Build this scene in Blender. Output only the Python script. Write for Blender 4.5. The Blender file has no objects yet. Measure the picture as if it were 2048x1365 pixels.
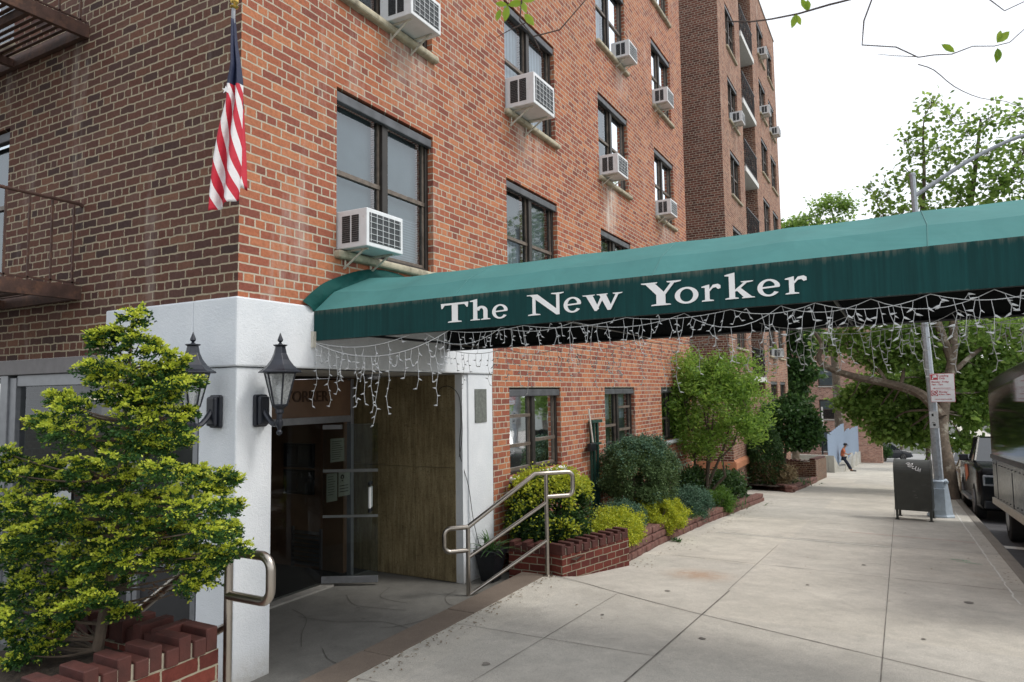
import bpy, math, random
from mathutils import Vector, Matrix
import numpy as np
random.seed(7); rng = np.random.default_rng(7)
PI = math.pi
sc = bpy.context.scene
COL = sc.collection

# ------------------------------------------------------------ camera
# z = 0 is the eye height of the photographer; the pavement lies 1.66 m below and falls away along +Y
CAM = Vector((4.5171, -3.7484, 0.0))
cr = Vector((0.8757, 0.4827, -0.0144)).normalized()
cw = Vector((-0.4805, 0.8739, 0.0735)).normalized()
cu = cr.cross(cw).normalized(); cr = cw.cross(cu).normalized()
cam = bpy.data.cameras.new('camera'); camo = bpy.data.objects.new('camera', cam); COL.objects.link(camo)
M = Matrix((cr, cu, -cw)).transposed().to_4x4(); M.translation = CAM
camo.matrix_world = M
cam.sensor_width = 36; cam.lens = 24.596; cam.clip_start = .05; cam.clip_end = 2000
cam.dof.use_dof = True; cam.dof.focus_distance = 7.0; cam.dof.aperture_fstop = 5.0
sc.camera = camo

# ------------------------------------------------------------ sky, sun, exposure
SUN_EL, SUN_AZ = math.radians(52), math.radians(72)      # azimuth measured from +Y towards +X
wd = bpy.data.worlds.new('World'); sc.world = wd; wd.use_nodes = True
nt = wd.node_tree; nt.nodes.clear()
out = nt.nodes.new('ShaderNodeOutputWorld')
sky = nt.nodes.new('ShaderNodeTexSky'); sky.sky_type = 'NISHITA'; sky.sun_disc = False
sky.sun_elevation = SUN_EL; sky.sun_rotation = SUN_AZ; sky.air_density = 1.5; sky.dust_density = 4
b1 = nt.nodes.new('ShaderNodeBackground'); b1.inputs[1].default_value = .05
nt.links.new(sky.outputs[0], b1.inputs[0])
# overcast layer: pale cloud with faint structure
tc = nt.nodes.new('ShaderNodeTexCoord'); nz = nt.nodes.new('ShaderNodeTexNoise'); nz.inputs['Scale'].default_value = 2.2
nz.inputs['Detail'].default_value = 5
cr_ = nt.nodes.new('ShaderNodeValToRGB')
cr_.color_ramp.elements[0].position = .3; cr_.color_ramp.elements[0].color = (.93, .95, .99, 1)
cr_.color_ramp.elements[1].position = .65; cr_.color_ramp.elements[1].color = (1, 1, 1, 1)
b2 = nt.nodes.new('ShaderNodeBackground'); b2.inputs[1].default_value = .98
nt.links.new(tc.outputs['Generated'], nz.inputs['Vector']); nt.links.new(nz.outputs[0], cr_.inputs[0])
nt.links.new(cr_.outputs[0], b2.inputs[0])
ad = nt.nodes.new('ShaderNodeAddShader')
nt.links.new(b1.outputs[0], ad.inputs[0]); nt.links.new(b2.outputs[0], ad.inputs[1]); nt.links.new(ad.outputs[0], out.inputs[0])
sl = bpy.data.lights.new('sun', 'SUN'); so = bpy.data.objects.new('sun', sl); COL.objects.link(so)
sl.energy = 1.4; sl.angle = math.radians(14); sl.color = (1, .97, .92)
sd = Vector((math.sin(SUN_AZ)*math.cos(SUN_EL), math.cos(SUN_AZ)*math.cos(SUN_EL), math.sin(SUN_EL)))
so.rotation_euler = sd.to_track_quat('Z', 'Y').to_euler()
sc.view_settings.view_transform = 'Standard'; sc.view_settings.look = 'None'
sc.view_settings.exposure = 0.17; sc.view_settings.gamma = 1
sc.render.engine = 'CYCLES'
sc.cycles.use_denoising = True
sc.cycles.max_bounces = 7; sc.cycles.transparent_max_bounces = 12
sc.cycles.sample_clamp_indirect = 6

# ------------------------------------------------------------ helpers
def tag(o, label=None, cat=None, group=None, kind=None):
    if label: o['label'] = label
    if cat: o['category'] = cat
    if group: o['group'] = group
    if kind: o['kind'] = kind
    return o
BASE = {}
def thing(name, label, cat, loc=(0, 0, 0), group=None, rz=0):
    o = bpy.data.objects.new(name, None); COL.objects.link(o)
    o.location = loc; o.rotation_euler = (0, 0, rz); o.empty_display_size = .2
    BASE[o.name] = Vector(loc)
    return tag(o, label, cat, group)
def copy_tree(o, parent=None):
    c = o.copy(); COL.objects.link(c)
    if parent: c.parent = parent
    for ch in o.children: copy_tree(ch, c)
    return c
class MB:
    def __init__(s): s.v = []; s.f = []
    def add(s, vs, fs):
        n = len(s.v); s.v += [tuple(p) for p in vs]; s.f += [tuple(i+n for i in f) for f in fs]; return s
    def box(s, x0, x1, y0, y1, z0, z1):
        if x0 > x1: x0, x1 = x1, x0
        if y0 > y1: y0, y1 = y1, y0
        if z0 > z1: z0, z1 = z1, z0
        return s.add([(x0,y0,z0),(x1,y0,z0),(x1,y1,z0),(x0,y1,z0),(x0,y0,z1),(x1,y0,z1),(x1,y1,z1),(x0,y1,z1)],
              [(0,3,2,1),(4,5,6,7),(0,1,5,4),(1,2,6,5),(2,3,7,6),(3,0,4,7)])
    def obox(s, c, ax, ay, az):      # oriented box: centre, three half-axis vectors
        c, ax, ay, az = map(Vector, (c, ax, ay, az))
        vs = [c+a*ax+b*ay+d*az for d in (-1, 1) for a, b in ((-1,-1),(1,-1),(1,1),(-1,1))]
        return s.add(vs, [(0,3,2,1),(4,5,6,7),(0,1,5,4),(1,2,6,5),(2,3,7,6),(3,0,4,7)])
    def quad(s, a, b, c, d): return s.add([a, b, c, d], [(0,1,2,3)])
    def tube(s, pts, r, n=8, cap=True, close=False):
        pts = [Vector(p) for p in pts]; N = len(pts)
        rs = r if isinstance(r, (list, tuple)) else [r]*N
        up = None; rings = []
        for i, p in enumerate(pts):
            a = pts[i-1] if i else (pts[-1] if close else p); b = pts[i+1] if i < N-1 else (pts[0] if close else p)
            t = (b-a); t = t.normalized() if t.length > 1e-9 else Vector((0, 0, 1))
            if up is None:
                up = Vector((0, 0, 1)) if abs(t.z) < .9 else Vector((1, 0, 0))
            e = (up - t*up.dot(t))
            if e.length < 1e-5: e = t.orthogonal()
            e.normalize(); g = t.cross(e); up = e
            rings.append([p + (e*math.cos(2*PI*k/n) + g*math.sin(2*PI*k/n))*rs[i] for k in range(n)])
        vs = [q for rg in rings for q in rg]; fs = []
        for i in range(N if close else N-1):
            j = (i+1) % N
            for k in range(n):
                fs.append((i*n+k, i*n+(k+1) % n, j*n+(k+1) % n, j*n+k))
        if cap and not close:
            fs.append(tuple(range(n))[::-1]); fs.append(tuple((N-1)*n+k for k in range(n)))
        return s.add(vs, fs)
    def lathe(s, prof, c=(0, 0, 0), n=16, axis=None):   # prof: (radius, height)
        c = Vector(c); vs = []; fs = []
        for r, h in prof:
            for k in range(n):
                a = 2*PI*k/n; vs.append((c.x+r*math.cos(a), c.y+r*math.sin(a), c.z+h))
        for i in range(len(prof)-1):
            for k in range(n):
                fs.append((i*n+k, i*n+(k+1) % n, (i+1)*n+(k+1) % n, (i+1)*n+k))
        fs.append(tuple(range(n))[::-1]); fs.append(tuple((len(prof)-1)*n+k for k in range(n)))
        return s.add(vs, fs)
    def prism(s, poly, d, off=(0, 0, 0)):     # planar polygon (3-D points) extruded by vector d
        P = [Vector(p)+Vector(off) for p in poly]; d = Vector(d); n = len(P)
        return s.add(P+[p+d for p in P], [tuple(range(n)), tuple(range(2*n-1, n-1, -1))]+[(i, n+i, n+(i+1) % n, (i+1) % n) for i in range(n)])
    def build(s, name, mat, parent=None, smooth=False, bevel=0, seg=2, world=True, rnd=False):
        me = bpy.data.meshes.new(name); v = s.v
        if parent is not None and world:
            b = origin(parent); v = [(p[0]-b.x, p[1]-b.y, p[2]-b.z) for p in v]
        me.from_pydata(v, [], s.f)
        if mat: me.materials.append(mat)
        o = bpy.data.objects.new(name, me); COL.objects.link(o)
        if parent is not None: o.parent = parent
        fix_normals(me)
        if smooth:
            me.polygons.foreach_set('use_smooth', [True]*len(me.polygons))
            try: me.set_sharp_from_angle(angle=math.radians(38))
            except Exception: pass
        if bevel:
            m = o.modifiers.new('bevel', 'BEVEL'); m.width = bevel; m.segments = seg; m.limit_method = 'ANGLE'; m.angle_limit = math.radians(35)
        return o
def origin(p):
    v = Vector((0, 0, 0))
    while p is not None: v += Vector(p.location); p = p.parent
    return v
import bmesh
def fix_normals(me):
    if len(me.polygons) > 40000: return
    bm = bmesh.new(); bm.from_mesh(me); bmesh.ops.recalc_face_normals(bm, faces=bm.faces); bm.to_mesh(me); bm.free()
def bigmesh(name, V, F, mat, parent=None, k=4):
    V = np.asarray(V, dtype=np.float32).reshape(-1, 3); F = np.asarray(F, dtype=np.int32).reshape(-1, k)
    if parent is not None:
        b = origin(parent); V = V - np.array([b.x, b.y, b.z], dtype=np.float32)
    me = bpy.data.meshes.new(name)
    me.vertices.add(len(V)); me.vertices.foreach_set('co', V.ravel())
    me.loops.add(F.size); me.loops.foreach_set('vertex_index', F.ravel())
    me.polygons.add(len(F)); me.polygons.foreach_set('loop_start', np.arange(0, F.size, k, dtype=np.int32))
    me.update(calc_edges=True)
    me.materials.append(mat)
    o = bpy.data.objects.new(name, me); COL.objects.link(o)
    if parent is not None: o.parent = parent
    return o

# ------------------------------------------------------------ materials
MATS = {}
def nodes(name):
    m = bpy.data.materials.new(name); m.use_nodes = True; t = m.node_tree; t.nodes.clear()
    o = t.nodes.new('ShaderNodeOutputMaterial'); p = t.nodes.new('ShaderNodeBsdfPrincipled')
    t.links.new(p.outputs[0], o.inputs[0]); MATS[name] = m
    return m, t, p, o
def rampnode(t, stops, src=None):
    r = t.nodes.new('ShaderNodeValToRGB'); e = r.color_ramp.elements
    while len(e) < len(stops): e.new(.5)
    for i, (p, c) in enumerate(stops): e[i].position = p; e[i].color = (*c, 1)
    if src is not None: t.links.new(src, r.inputs[0])
    return r
def noise(t, scale, detail=4, vec=None, rough=.55, dist=0):
    n = t.nodes.new('ShaderNodeTexNoise'); n.inputs['Scale'].default_value = scale; n.inputs['Detail'].default_value = detail
    n.inputs['Roughness'].default_value = rough; n.inputs['Distortion'].default_value = dist
    if vec is not None: t.links.new(vec, n.inputs['Vector'])
    return n
def pos(t):
    g = t.nodes.new('ShaderNodeNewGeometry'); return g.outputs['Position']
def bumpn(t, h, strength=.3, dist=.01):
    b = t.nodes.new('ShaderNodeBump'); b.inputs['Strength'].default_value = strength; b.inputs['Distance'].default_value = dist
    t.links.new(h, b.inputs['Height']); return b
def mixc(t, fac, a, b, mode='MIX'):
    m = t.nodes.new('ShaderNodeMix'); m.data_type = 'RGBA'; m.blend_type = mode
    for i, s in ((0, fac), (6, a), (7, b)):
        if isinstance(s, (int, float)): m.inputs[i].default_value = s
        elif isinstance(s, tuple): m.inputs[i].default_value = (*s, 1)
        else: t.links.new(s, m.inputs[i])
    return m.outputs[2]
def mth(t, op, a, b=None, c=None):
    m = t.nodes.new('ShaderNodeMath'); m.operation = op
    for i, s in enumerate((a, b, c)):
        if s is None: continue
        if isinstance(s, (int, float)): m.inputs[i].default_value = s
        else: t.links.new(s, m.inputs[i])
    return m.outputs[0]
def plain(name, c, rough=.5, metal=0, var=.12, scale=12, bump=.0, bscale=60, spec=.5, stain=None):
    if name in MATS: return MATS[name]
    m, t, p, o = nodes(name); P = pos(t)
    n = noise(t, scale, 5, P)
    lo = tuple(max(0, x*(1-var)) for x in c); hi = tuple(min(1, x*(1+var)) for x in c)
    r = rampnode(t, [(.3, lo), (.7, hi)], n.outputs[0]); colr = r.outputs[0]
    if stain:
        n2 = noise(t, stain[1], 6, P, .65); r2 = rampnode(t, [(stain[2], (0, 0, 0)), (stain[3], (1, 1, 1))], n2.outputs[0])
        colr = mixc(t, r2.outputs[0], colr, stain[0])
    t.links.new(colr, p.inputs['Base Color'])
    p.inputs['Metallic'].default_value = metal; p.inputs['Specular IOR Level'].default_value = spec
    rr = t.nodes.new('ShaderNodeMapRange'); rr.inputs['To Min'].default_value = max(.02, rough-.08); rr.inputs['To Max'].default_value = min(1, rough+.08)
    t.links.new(n.outputs[0], rr.inputs[0]); t.links.new(rr.outputs[0], p.inputs['Roughness'])
    if bump:
        nb = noise(t, bscale, 4, P); b = bumpn(t, nb.outputs[0], bump, .01); t.links.new(b.outputs[0], p.inputs['Normal'])
    return m
def brick(name, cols, mortar, W=.2135, H=.0758, ms=.0062, headers=True, v_off=0.0, dirt=None, wear=None, bump=.6, slope=None, wob=1.0, stains=()):
    m, t, p, o = nodes(name); P = pos(t)
    sp = t.nodes.new('ShaderNodeSeparateXYZ'); t.links.new(P, sp.inputs[0])
    u = mth(t, 'ADD', sp.outputs[0], sp.outputs[1]); v = mth(t, 'ADD', sp.outputs[2], v_off)
    w1 = noise(t, 9, 2, P); w2 = noise(t, 11, 2, P)
    if slope is None:
        j = noise(t, 45, 2, P)
        u = mth(t, 'ADD', u, mth(t, 'MULTIPLY', mth(t, 'SUBTRACT', j.outputs[0], .5), .012*wob))
        v = mth(t, 'ADD', v, mth(t, 'MULTIPLY', mth(t, 'SUBTRACT', w1.outputs[0], .5), .014*wob))
    cb = t.nodes.new('ShaderNodeCombineXYZ'); t.links.new(u, cb.inputs[0]); t.links.new(v, cb.inputs[1])
    bt = t.nodes.new('ShaderNodeTexBrick'); t.links.new(cb.outputs[0], bt.inputs['Vector'])
    bt.offset = .5; bt.offset_frequency = 2; bt.squash = .5 if headers else 1; bt.squash_frequency = 6
    bt.inputs['Color1'].default_value = (0, 0, 0, 1); bt.inputs['Color2'].default_value = (1, 1, 1, 1)
    bt.inputs['Mortar'].default_value = (.5, .5, .5, 1); bt.inputs['Scale'].default_value = 1
    bt.inputs['Mortar Size'].default_value = ms; bt.inputs['Mortar Smooth'].default_value = .25
    bt.inputs['Brick Width'].default_value = W; bt.inputs['Row Height'].default_value = H
    r = rampnode(t, [(i/(len(cols)-1)*.96+.02, c) for i, c in enumerate(cols)], bt.outputs['Color'])
    # mottling inside each brick
    f = noise(t, 34, 6, P, .7); fr = rampnode(t, [(.28, (.62, .6, .6)), (.62, (1.12, 1.12, 1.12))], f.outputs[0])
    c = mixc(t, .8, r.outputs[0], fr.outputs[0], 'MULTIPLY')
    L = noise(t, .55, 4, P, .6); lr = rampnode(t, [(.3, (.82, .82, .84)), (.7, (1.08, 1.06, 1.04))], L.outputs[0])
    c = mixc(t, .8, c, lr.outputs[0], 'MULTIPLY')
    mn = noise(t, 20, 4, P); mr = rampnode(t, [(.3, tuple(x*.72 for x in mortar)), (.7, mortar)], mn.outputs[0])
    c = mixc(t, bt.outputs['Fac'], c, mr.outputs[0])
    if wear:   # efflorescence: pale wash that sits on the wall in drips
        mp = t.nodes.new('ShaderNodeMapping'); mp.inputs['Scale'].default_value = (1, 1, .22); t.links.new(P, mp.inputs[0])
        e = noise(t, 2.4, 6, mp.outputs[0], .72); er = rampnode(t, [(.56, (0, 0, 0)), (.80, (1, 1, 1))], e.outputs[0])
        c = mixc(t, mth(t, 'MULTIPLY', er.outputs[0], wear), c, (.55, .5, .45))
    for (y0, y1, z0, z1, k_, sc_) in stains:      # mineral runs and soot that belong to the wall
        mp = t.nodes.new('ShaderNodeMapping'); mp.inputs['Scale'].default_value = (7, 7, .9); t.links.new(P, mp.inputs[0])
        e = noise(t, 1.0, 5, mp.outputs[0], .7)
        def band(v, a, b, sa, sb):
            m1 = t.nodes.new('ShaderNodeMapRange'); m1.inputs['From Min'].default_value = a; m1.inputs['From Max'].default_value = a+sa; t.links.new(v, m1.inputs[0])
            m2 = t.nodes.new('ShaderNodeMapRange'); m2.inputs['From Min'].default_value = b; m2.inputs['From Max'].default_value = b-sb; t.links.new(v, m2.inputs[0]); return mth(t, 'MULTIPLY', m1.outputs[0], m2.outputs[0])
        k = mth(t, 'MULTIPLY', band(sp.outputs[1], y0, y1, (y1-y0)*.3, (y1-y0)*.3), band(sp.outputs[2], z0, z1, (z1-z0)*.8, .03))
        er = rampnode(t, [(.38, (0, 0, 0)), (.62, (1, 1, 1))], e.outputs[0]); k = mth(t, 'MULTIPLY', mth(t, 'MULTIPLY', k, er.outputs[0]), k_)
        c = mixc(t, k, c, sc_)
    t.links.new(c, p.inputs['Base Color']); p.inputs['Roughness'].default_value = .88; p.inputs['Specular IOR Level'].default_value = .25
    h = mth(t, 'SUBTRACT', 1.0, bt.outputs['Fac']); h = mth(t, 'ADD', h, mth(t, 'MULTIPLY', f.outputs[0], .35))
    b = bumpn(t, h, bump, .008); t.links.new(b.outputs[0], p.inputs['Normal'])
    return m
M_brick = brick('red_brick', [(.22, .075, .054), (.30, .096, .060), (.365, .124, .066), (.415, .155, .078), (.46, .188, .096), (.335, .112, .066), (.265, .088, .060)],
                (.50, .445, .35), ms=.0078, wear=.6, stains=[(7.95, 8.75, 2.2, 3.80, .95, (.62, .58, .52)), (1.75, 2.75, 2.95, 3.80, .5, (.55, .50, .45)), (4.45, 5.6, 2.95, 3.80, .55, (.55, .5, .46)), (8.6, 9.6, 5.5, 6.33, .5, (.55, .5, .46)), (11.2, 12.7, 2.9, 3.80, .5, (.55, .5, .45)), (4.2, 6.2, .3, 1.26, .35, (.12, .07, .05)), (7.7, 9.5, .3, 1.26, .35, (.12, .07, .05))])
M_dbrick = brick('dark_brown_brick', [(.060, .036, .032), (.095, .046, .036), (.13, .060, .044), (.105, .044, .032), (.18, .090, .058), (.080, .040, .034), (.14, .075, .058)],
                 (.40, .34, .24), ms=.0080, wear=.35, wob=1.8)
M_cbrick = brick('brown_red_brick_lit', [(.12, .052, .042), (.17, .070, .052), (.21, .085, .062), (.25, .11, .08), (.15, .06, .046)],
                 (.52, .47, .38), ms=.0088, wear=.3)  # side wall brick made redder and paler; brighter courtyard light is in the colour
M_pbrick = brick('planter_brick', [(.075, .02, .017), (.12, .03, .022), (.16, .04, .028), (.10, .026, .022)], (.30, .27, .20), H=.082, W=.215, headers=False, v_off=.035)
M_fbrick = brick('pinkish_brick', [(.24, .12, .09), (.42, .22, .16), (.50, .29, .22), (.34, .16, .12)], (.55, .50, .44), wear=.2)
M_sbrick = brick('lobby_side_brick', [(.12, .09, .08), (.2, .16, .14)], (.25, .24, .22))

M_wbrick = brick('tan_brown_brick', [(.18, .085, .062), (.25, .12, .082), (.31, .16, .108), (.36, .20, .14), (.28, .135, .09), (.22, .10, .072)], (.46, .42, .34), wear=.6)
def stucco():
    m, t, p, o = nodes('white_stucco'); P = pos(t)
    n = noise(t, 2.0, 5, P, .6); r = rampnode(t, [(.25, (.60, .64, .68)), (.75, (.74, .77, .80))], n.outputs[0])
    sp = t.nodes.new('ShaderNodeSeparateXYZ'); t.links.new(P, sp.inputs[0])
    # dirt splashed up from the ground
    g = t.nodes.new('ShaderNodeMapRange'); g.inputs['From Min'].default_value = -2.25; g.inputs['From Max'].default_value = -1.95
    g.inputs['To Min'].default_value = 1; g.inputs['To Max'].default_value = 0; t.links.new(sp.outputs[2], g.inputs[0])
    n3 = noise(t, 14, 5, P, .7); d = mth(t, 'MULTIPLY', g.outputs[0], n3.outputs[0])
    c = mixc(t, mth(t, 'MULTIPLY', d, 1.1), r.outputs[0], (.34, .31, .25))
    t.links.new(c, p.inputs['Base Color']); p.inputs['Roughness'].default_value = .85
    a = noise(t, 95, 3, P, .6); b_ = noise(t, 38, 3, P, .6)
    b = bumpn(t, mth(t, 'ADD', a.outputs[0], b_.outputs[0]), .55, .006); t.links.new(b.outputs[0], p.inputs['Normal'])
    return m
M_stucco = stucco()

def concrete(name, base, lo=.8, hi=1.12, rust=True, speck=True, scale=1.0, rust_at=((2.3, 4.9, .55), (5.3, 6.9, .3))):
    m, t, p, o = nodes(name); P = pos(t)
    n1 = noise(t, .9*scale, 6, P, .62); n2 = noise(t, 7*scale, 5, P, .7); n3 = noise(t, 120, 3, P, .7)
    r1 = rampnode(t, [(.25, tuple(c*lo for c in base)), (.75, tuple(min(1, c*hi) for c in base))], n1.outputs[0])
    r2 = rampnode(t, [(.25, (.86, .86, .86)), (.7, (1.06, 1.06, 1.05))], n2.outputs[0])
    c = mixc(t, .9, r1.outputs[0], r2.outputs[0], 'MULTIPLY')
    r3 = rampnode(t, [(.34, (.66, .66, .66)), (.56, (1.06, 1.06, 1.06))], n3.outputs[0])
    c = mixc(t, .8, c, r3.outputs[0], 'MULTIPLY')
    if rust:
        sp_ = t.nodes.new('ShaderNodeSeparateXYZ'); t.links.new(P, sp_.inputs[0]); cb_ = t.nodes.new('ShaderNodeCombineXYZ')
        t.links.new(mth(t, 'FLOOR', mth(t, 'DIVIDE', mth(t, 'SUBTRACT', sp_.outputs[0], 2.8), 1.5)), cb_.inputs[0]); t.links.new(mth(t, 'FLOOR', mth(t, 'DIVIDE', mth(t, 'SUBTRACT', sp_.outputs[1], 3.05), 2.95)), cb_.inputs[1])
        wn = t.nodes.new('ShaderNodeTexWhiteNoise'); t.links.new(cb_.outputs[0], wn.inputs['Vector']); wr_ = rampnode(t, [(0, (.90, .905, .92)), (1, (1.05, 1.04, 1.02))], wn.outputs['Value']); c = mixc(t, .9, c, wr_.outputs[0], 'MULTIPLY')
        ag = noise(t, 260, 2, P, .8); agr = rampnode(t, [(.36, (.62, .6, .58)), (.5, (1, 1, 1)), (.66, (1.18, 1.17, 1.15))], ag.outputs[0]); c = mixc(t, .8, c, agr.outputs[0], 'MULTIPLY')
    if speck:     # trodden gum and dark specks
        vo = t.nodes.new('ShaderNodeTexVoronoi'); vo.inputs['Scale'].default_value = 1.7; t.links.new(P, vo.inputs['Vector'])
        vr = rampnode(t, [(.030, (1, 1, 1)), (.045, (0, 0, 0))], vo.outputs['Distance'])
        c = mixc(t, mth(t, 'MULTIPLY', vr.outputs[0], .5), c, (.09, .085, .08))
        vo = t.nodes.new('ShaderNodeTexVoronoi'); vo.inputs['Scale'].default_value = 6.3; t.links.new(P, vo.inputs['Vector'])
        vr = rampnode(t, [(.035, (1, 1, 1)), (.055, (0, 0, 0))], vo.outputs['Distance']); c = mixc(t, mth(t, 'MULTIPLY', vr.outputs[0], .4), c, (.14, .13, .12))
        dr = noise(t, 2.6, 6, P, .75, .4); drr = rampnode(t, [(.47, (0, 0, 0)), (.66, (1, 1, 1))], dr.outputs[0]); c = mixc(t, mth(t, 'MULTIPLY', drr.outputs[0], .38), c, tuple(x*.5 for x in base))
        # large grey stains
        s = noise(t, .45, 5, P, .7, .6); sr = rampnode(t, [(.5, (0, 0, 0)), (.72, (1, 1, 1))], s.outputs[0])
        c = mixc(t, mth(t, 'MULTIPLY', sr.outputs[0], .35), c, tuple(x*.62 for x in base))
    if rust:
        for (x, y, R) in rust_at:
            vm = t.nodes.new('ShaderNodeVectorMath'); vm.operation = 'DISTANCE'; t.links.new(P, vm.inputs[0]); vm.inputs[1].default_value = (x, y, -2.15)
            k = mth(t, 'SUBTRACT', 1, mth(t, 'DIVIDE', vm.outputs['Value'], R)); k = mth(t, 'MAXIMUM', k, 0)
            nn = noise(t, 9, 5, P, .75); k = mth(t, 'MULTIPLY', k, mth(t, 'MULTIPLY', nn.outputs[0], 1.5)); k = mth(t, 'MINIMUM', mth(t, 'MULTIPLY', mth(t, 'POWER', k, 1.6), 1.1), .5)
            c = mixc(t, k, c, (.34, .17, .07))
    t.links.new(c, p.inputs['Base Color']); p.inputs['Roughness'].default_value = .9; p.inputs['Specular IOR Level'].default_value = .25
    b = bumpn(t, mth(t, 'ADD', n3.outputs[0], mth(t, 'MULTIPLY', n2.outputs[0], .6)), .35, .006); t.links.new(b.outputs[0], p.inputs['Normal'])
    return m
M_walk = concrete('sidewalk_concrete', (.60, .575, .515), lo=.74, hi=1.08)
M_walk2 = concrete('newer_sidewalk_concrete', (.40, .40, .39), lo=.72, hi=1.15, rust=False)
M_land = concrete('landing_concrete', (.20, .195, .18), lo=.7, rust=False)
M_brown = concrete('brown_stone', (.18, .145, .118), lo=.85, hi=1.1, rust=False, speck=False)
M_cwall = concrete('pale_concrete', (.42, .41, .37), rust=False, speck=False)
M_curb = concrete('curb_granite', (.27, .25, .22), rust=False, speck=False, scale=3)
M_asph = plain('asphalt', (.06, .06, .065), .85, var=.25, scale=3, bump=.4, bscale=90)
M_road2 = plain('pale_asphalt', (.26, .26, .26), .9, var=.15, scale=1)
M_dark = plain('dark_gap', (.16, .148, .13), .95, var=.5, scale=6)
M_chalk = plain('chalk', (.62, .62, .58), .95, var=.25, scale=30)
M_green_p = plain('green_chalk', (.16, .42, .24), .9, var=.3)
M_pink_p = plain('pink_marking', (.5, .22, .2), .9, var=.3)
M_soil = plain('soil', (.045, .032, .022), 1, var=.5, scale=25, bump=1, bscale=40)
M_frame = plain('bronze_window_frame', (.030, .026, .023), .45, .3, var=.3, scale=8, bump=.05)
M_framel = plain('weathered_window_rail', (.13, .105, .085), .5, .2, var=.35, scale=14)
M_lintel = plain('grey_lintel_metal', (.085, .09, .10), .5, .3, var=.4, scale=6)
M_sill = plain('cream_sill', (.42, .38, .28), .7, var=.2, scale=10, stain=((.12, .10, .07), 6, .5, .75))
M_whiteplas = plain('white_plastic', (.68, .70, .72), .45, var=.06, stain=((.4, .36, .28), 9, .62, .85))
M_offwhite = plain('aged_white_metal', (.52, .50, .43), .5, var=.12, stain=((.22, .16, .09), 14, .55, .8))
M_fins = plain('dark_cooling_fins', (.05, .055, .06), .55, .5, var=.3, scale=40)
M_blackm = plain('black_metal', (.012, .014, .018), .38, .2, var=.3)
M_lamp = plain('lantern_black', (.016, .019, .028), .36, .2, var=.25, spec=.6)
M_rust = plain('rusty_brown_iron', (.085, .046, .036), .7, .1, var=.35, scale=9, bump=.3, stain=((.16, .08, .05), 10, .5, .7))
M_stuccogrey = plain('grey_fascia_metal', (.16, .15, .155), .5, .2, var=.15)
M_alu = plain('aluminium_frame', (.26, .27, .29), .4, .6, var=.12)
M_pole = plain('galvanised_pole', (.36, .40, .44), .5, .35, var=.18, scale=18, stain=((.2, .2, .2), 20, .6, .8))
M_polebase = plain('grey_painted_base', (.36, .43, .50), .55, .1, var=.1, stain=((.16, .14, .12), 9, .62, .8))
M_mail = plain('olive_dark_paint', (.038, .040, .034), .42, .1, var=.2, scale=5, spec=.45, stain=((.09, .09, .085), 4, .6, .85))
M_white = plain('white_paint', (.78, .78, .78), .5, var=.03)
M_sign = plain('sign_white', (.72, .73, .74), .4, var=.04)
M_red = plain('sign_red', (.42, .025, .045), .45, var=.05)
M_bark = plain('grey_brown_bark', (.11, .085, .062), .95, var=.4, scale=8, bump=.8, bscale=25, stain=((.27, .25, .20), 3.2, .54, .64))
M_stem = plain('brown_stem', (.10, .075, .055), .9, var=.3, bump=.5)
M_twig = plain('dark_twig', (.055, .04, .035), .9, var=.3)
M_tyre = plain('tyre_rubber', (.018, .018, .018), .85, var=.2)
M_rim = plain('wheel_alloy', (.20, .20, .21), .35, .8, var=.2)
M_wire = plain('white_wire', (.52, .54, .55), .5, var=.08)
M_cable = plain('black_cable', (.012, .012, .013), .6)
M_paper = plain('notice_paper', (.24, .26, .21), .8, var=.04)
M_paperw = plain('white_paper', (.40, .42, .42), .8, var=.04)
M_ink = plain('black_ink', (.02, .02, .02), .7)
M_ledge = plain('terracotta_ledge', (.44, .19, .10), .8, var=.12, bump=.2)
M_steelblue = plain('pale_blue_panel', (.24, .31, .42), .55, .1, var=.08)
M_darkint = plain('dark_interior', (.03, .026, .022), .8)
M_brownpanel = plain('brown_marble_panel', (.16, .095, .06), .35, var=.35, scale=2)
M_letter = plain('brown_bronze_letter', (.055, .030, .018), .4, .3)
M_darkwood = plain('brown_panel_fence', (.10, .075, .06), .8, var=.2)
M_mat = plain('black_door_mat', (.012, .012, .012), 1, bump=.5)
M_pvc = plain('white_pole', (.62, .6, .55), .5)
M_dgreen = plain('dark_green_metal', (.010, .045, .034), .45, .1, var=.25)
M_brass = plain('brass', (.55, .38, .10), .3, .9)
M_greyplaq = plain('grey_bronze_plaque', (.17, .185, .17), .55, .4, var=.3, scale=25, bump=.3)
M_block = plain('tumbled_red_block', (.14, .062, .05), .9, var=.35, scale=10, bump=.9, bscale=18, stain=((.21, .13, .10), 12, .5, .7))

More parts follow.
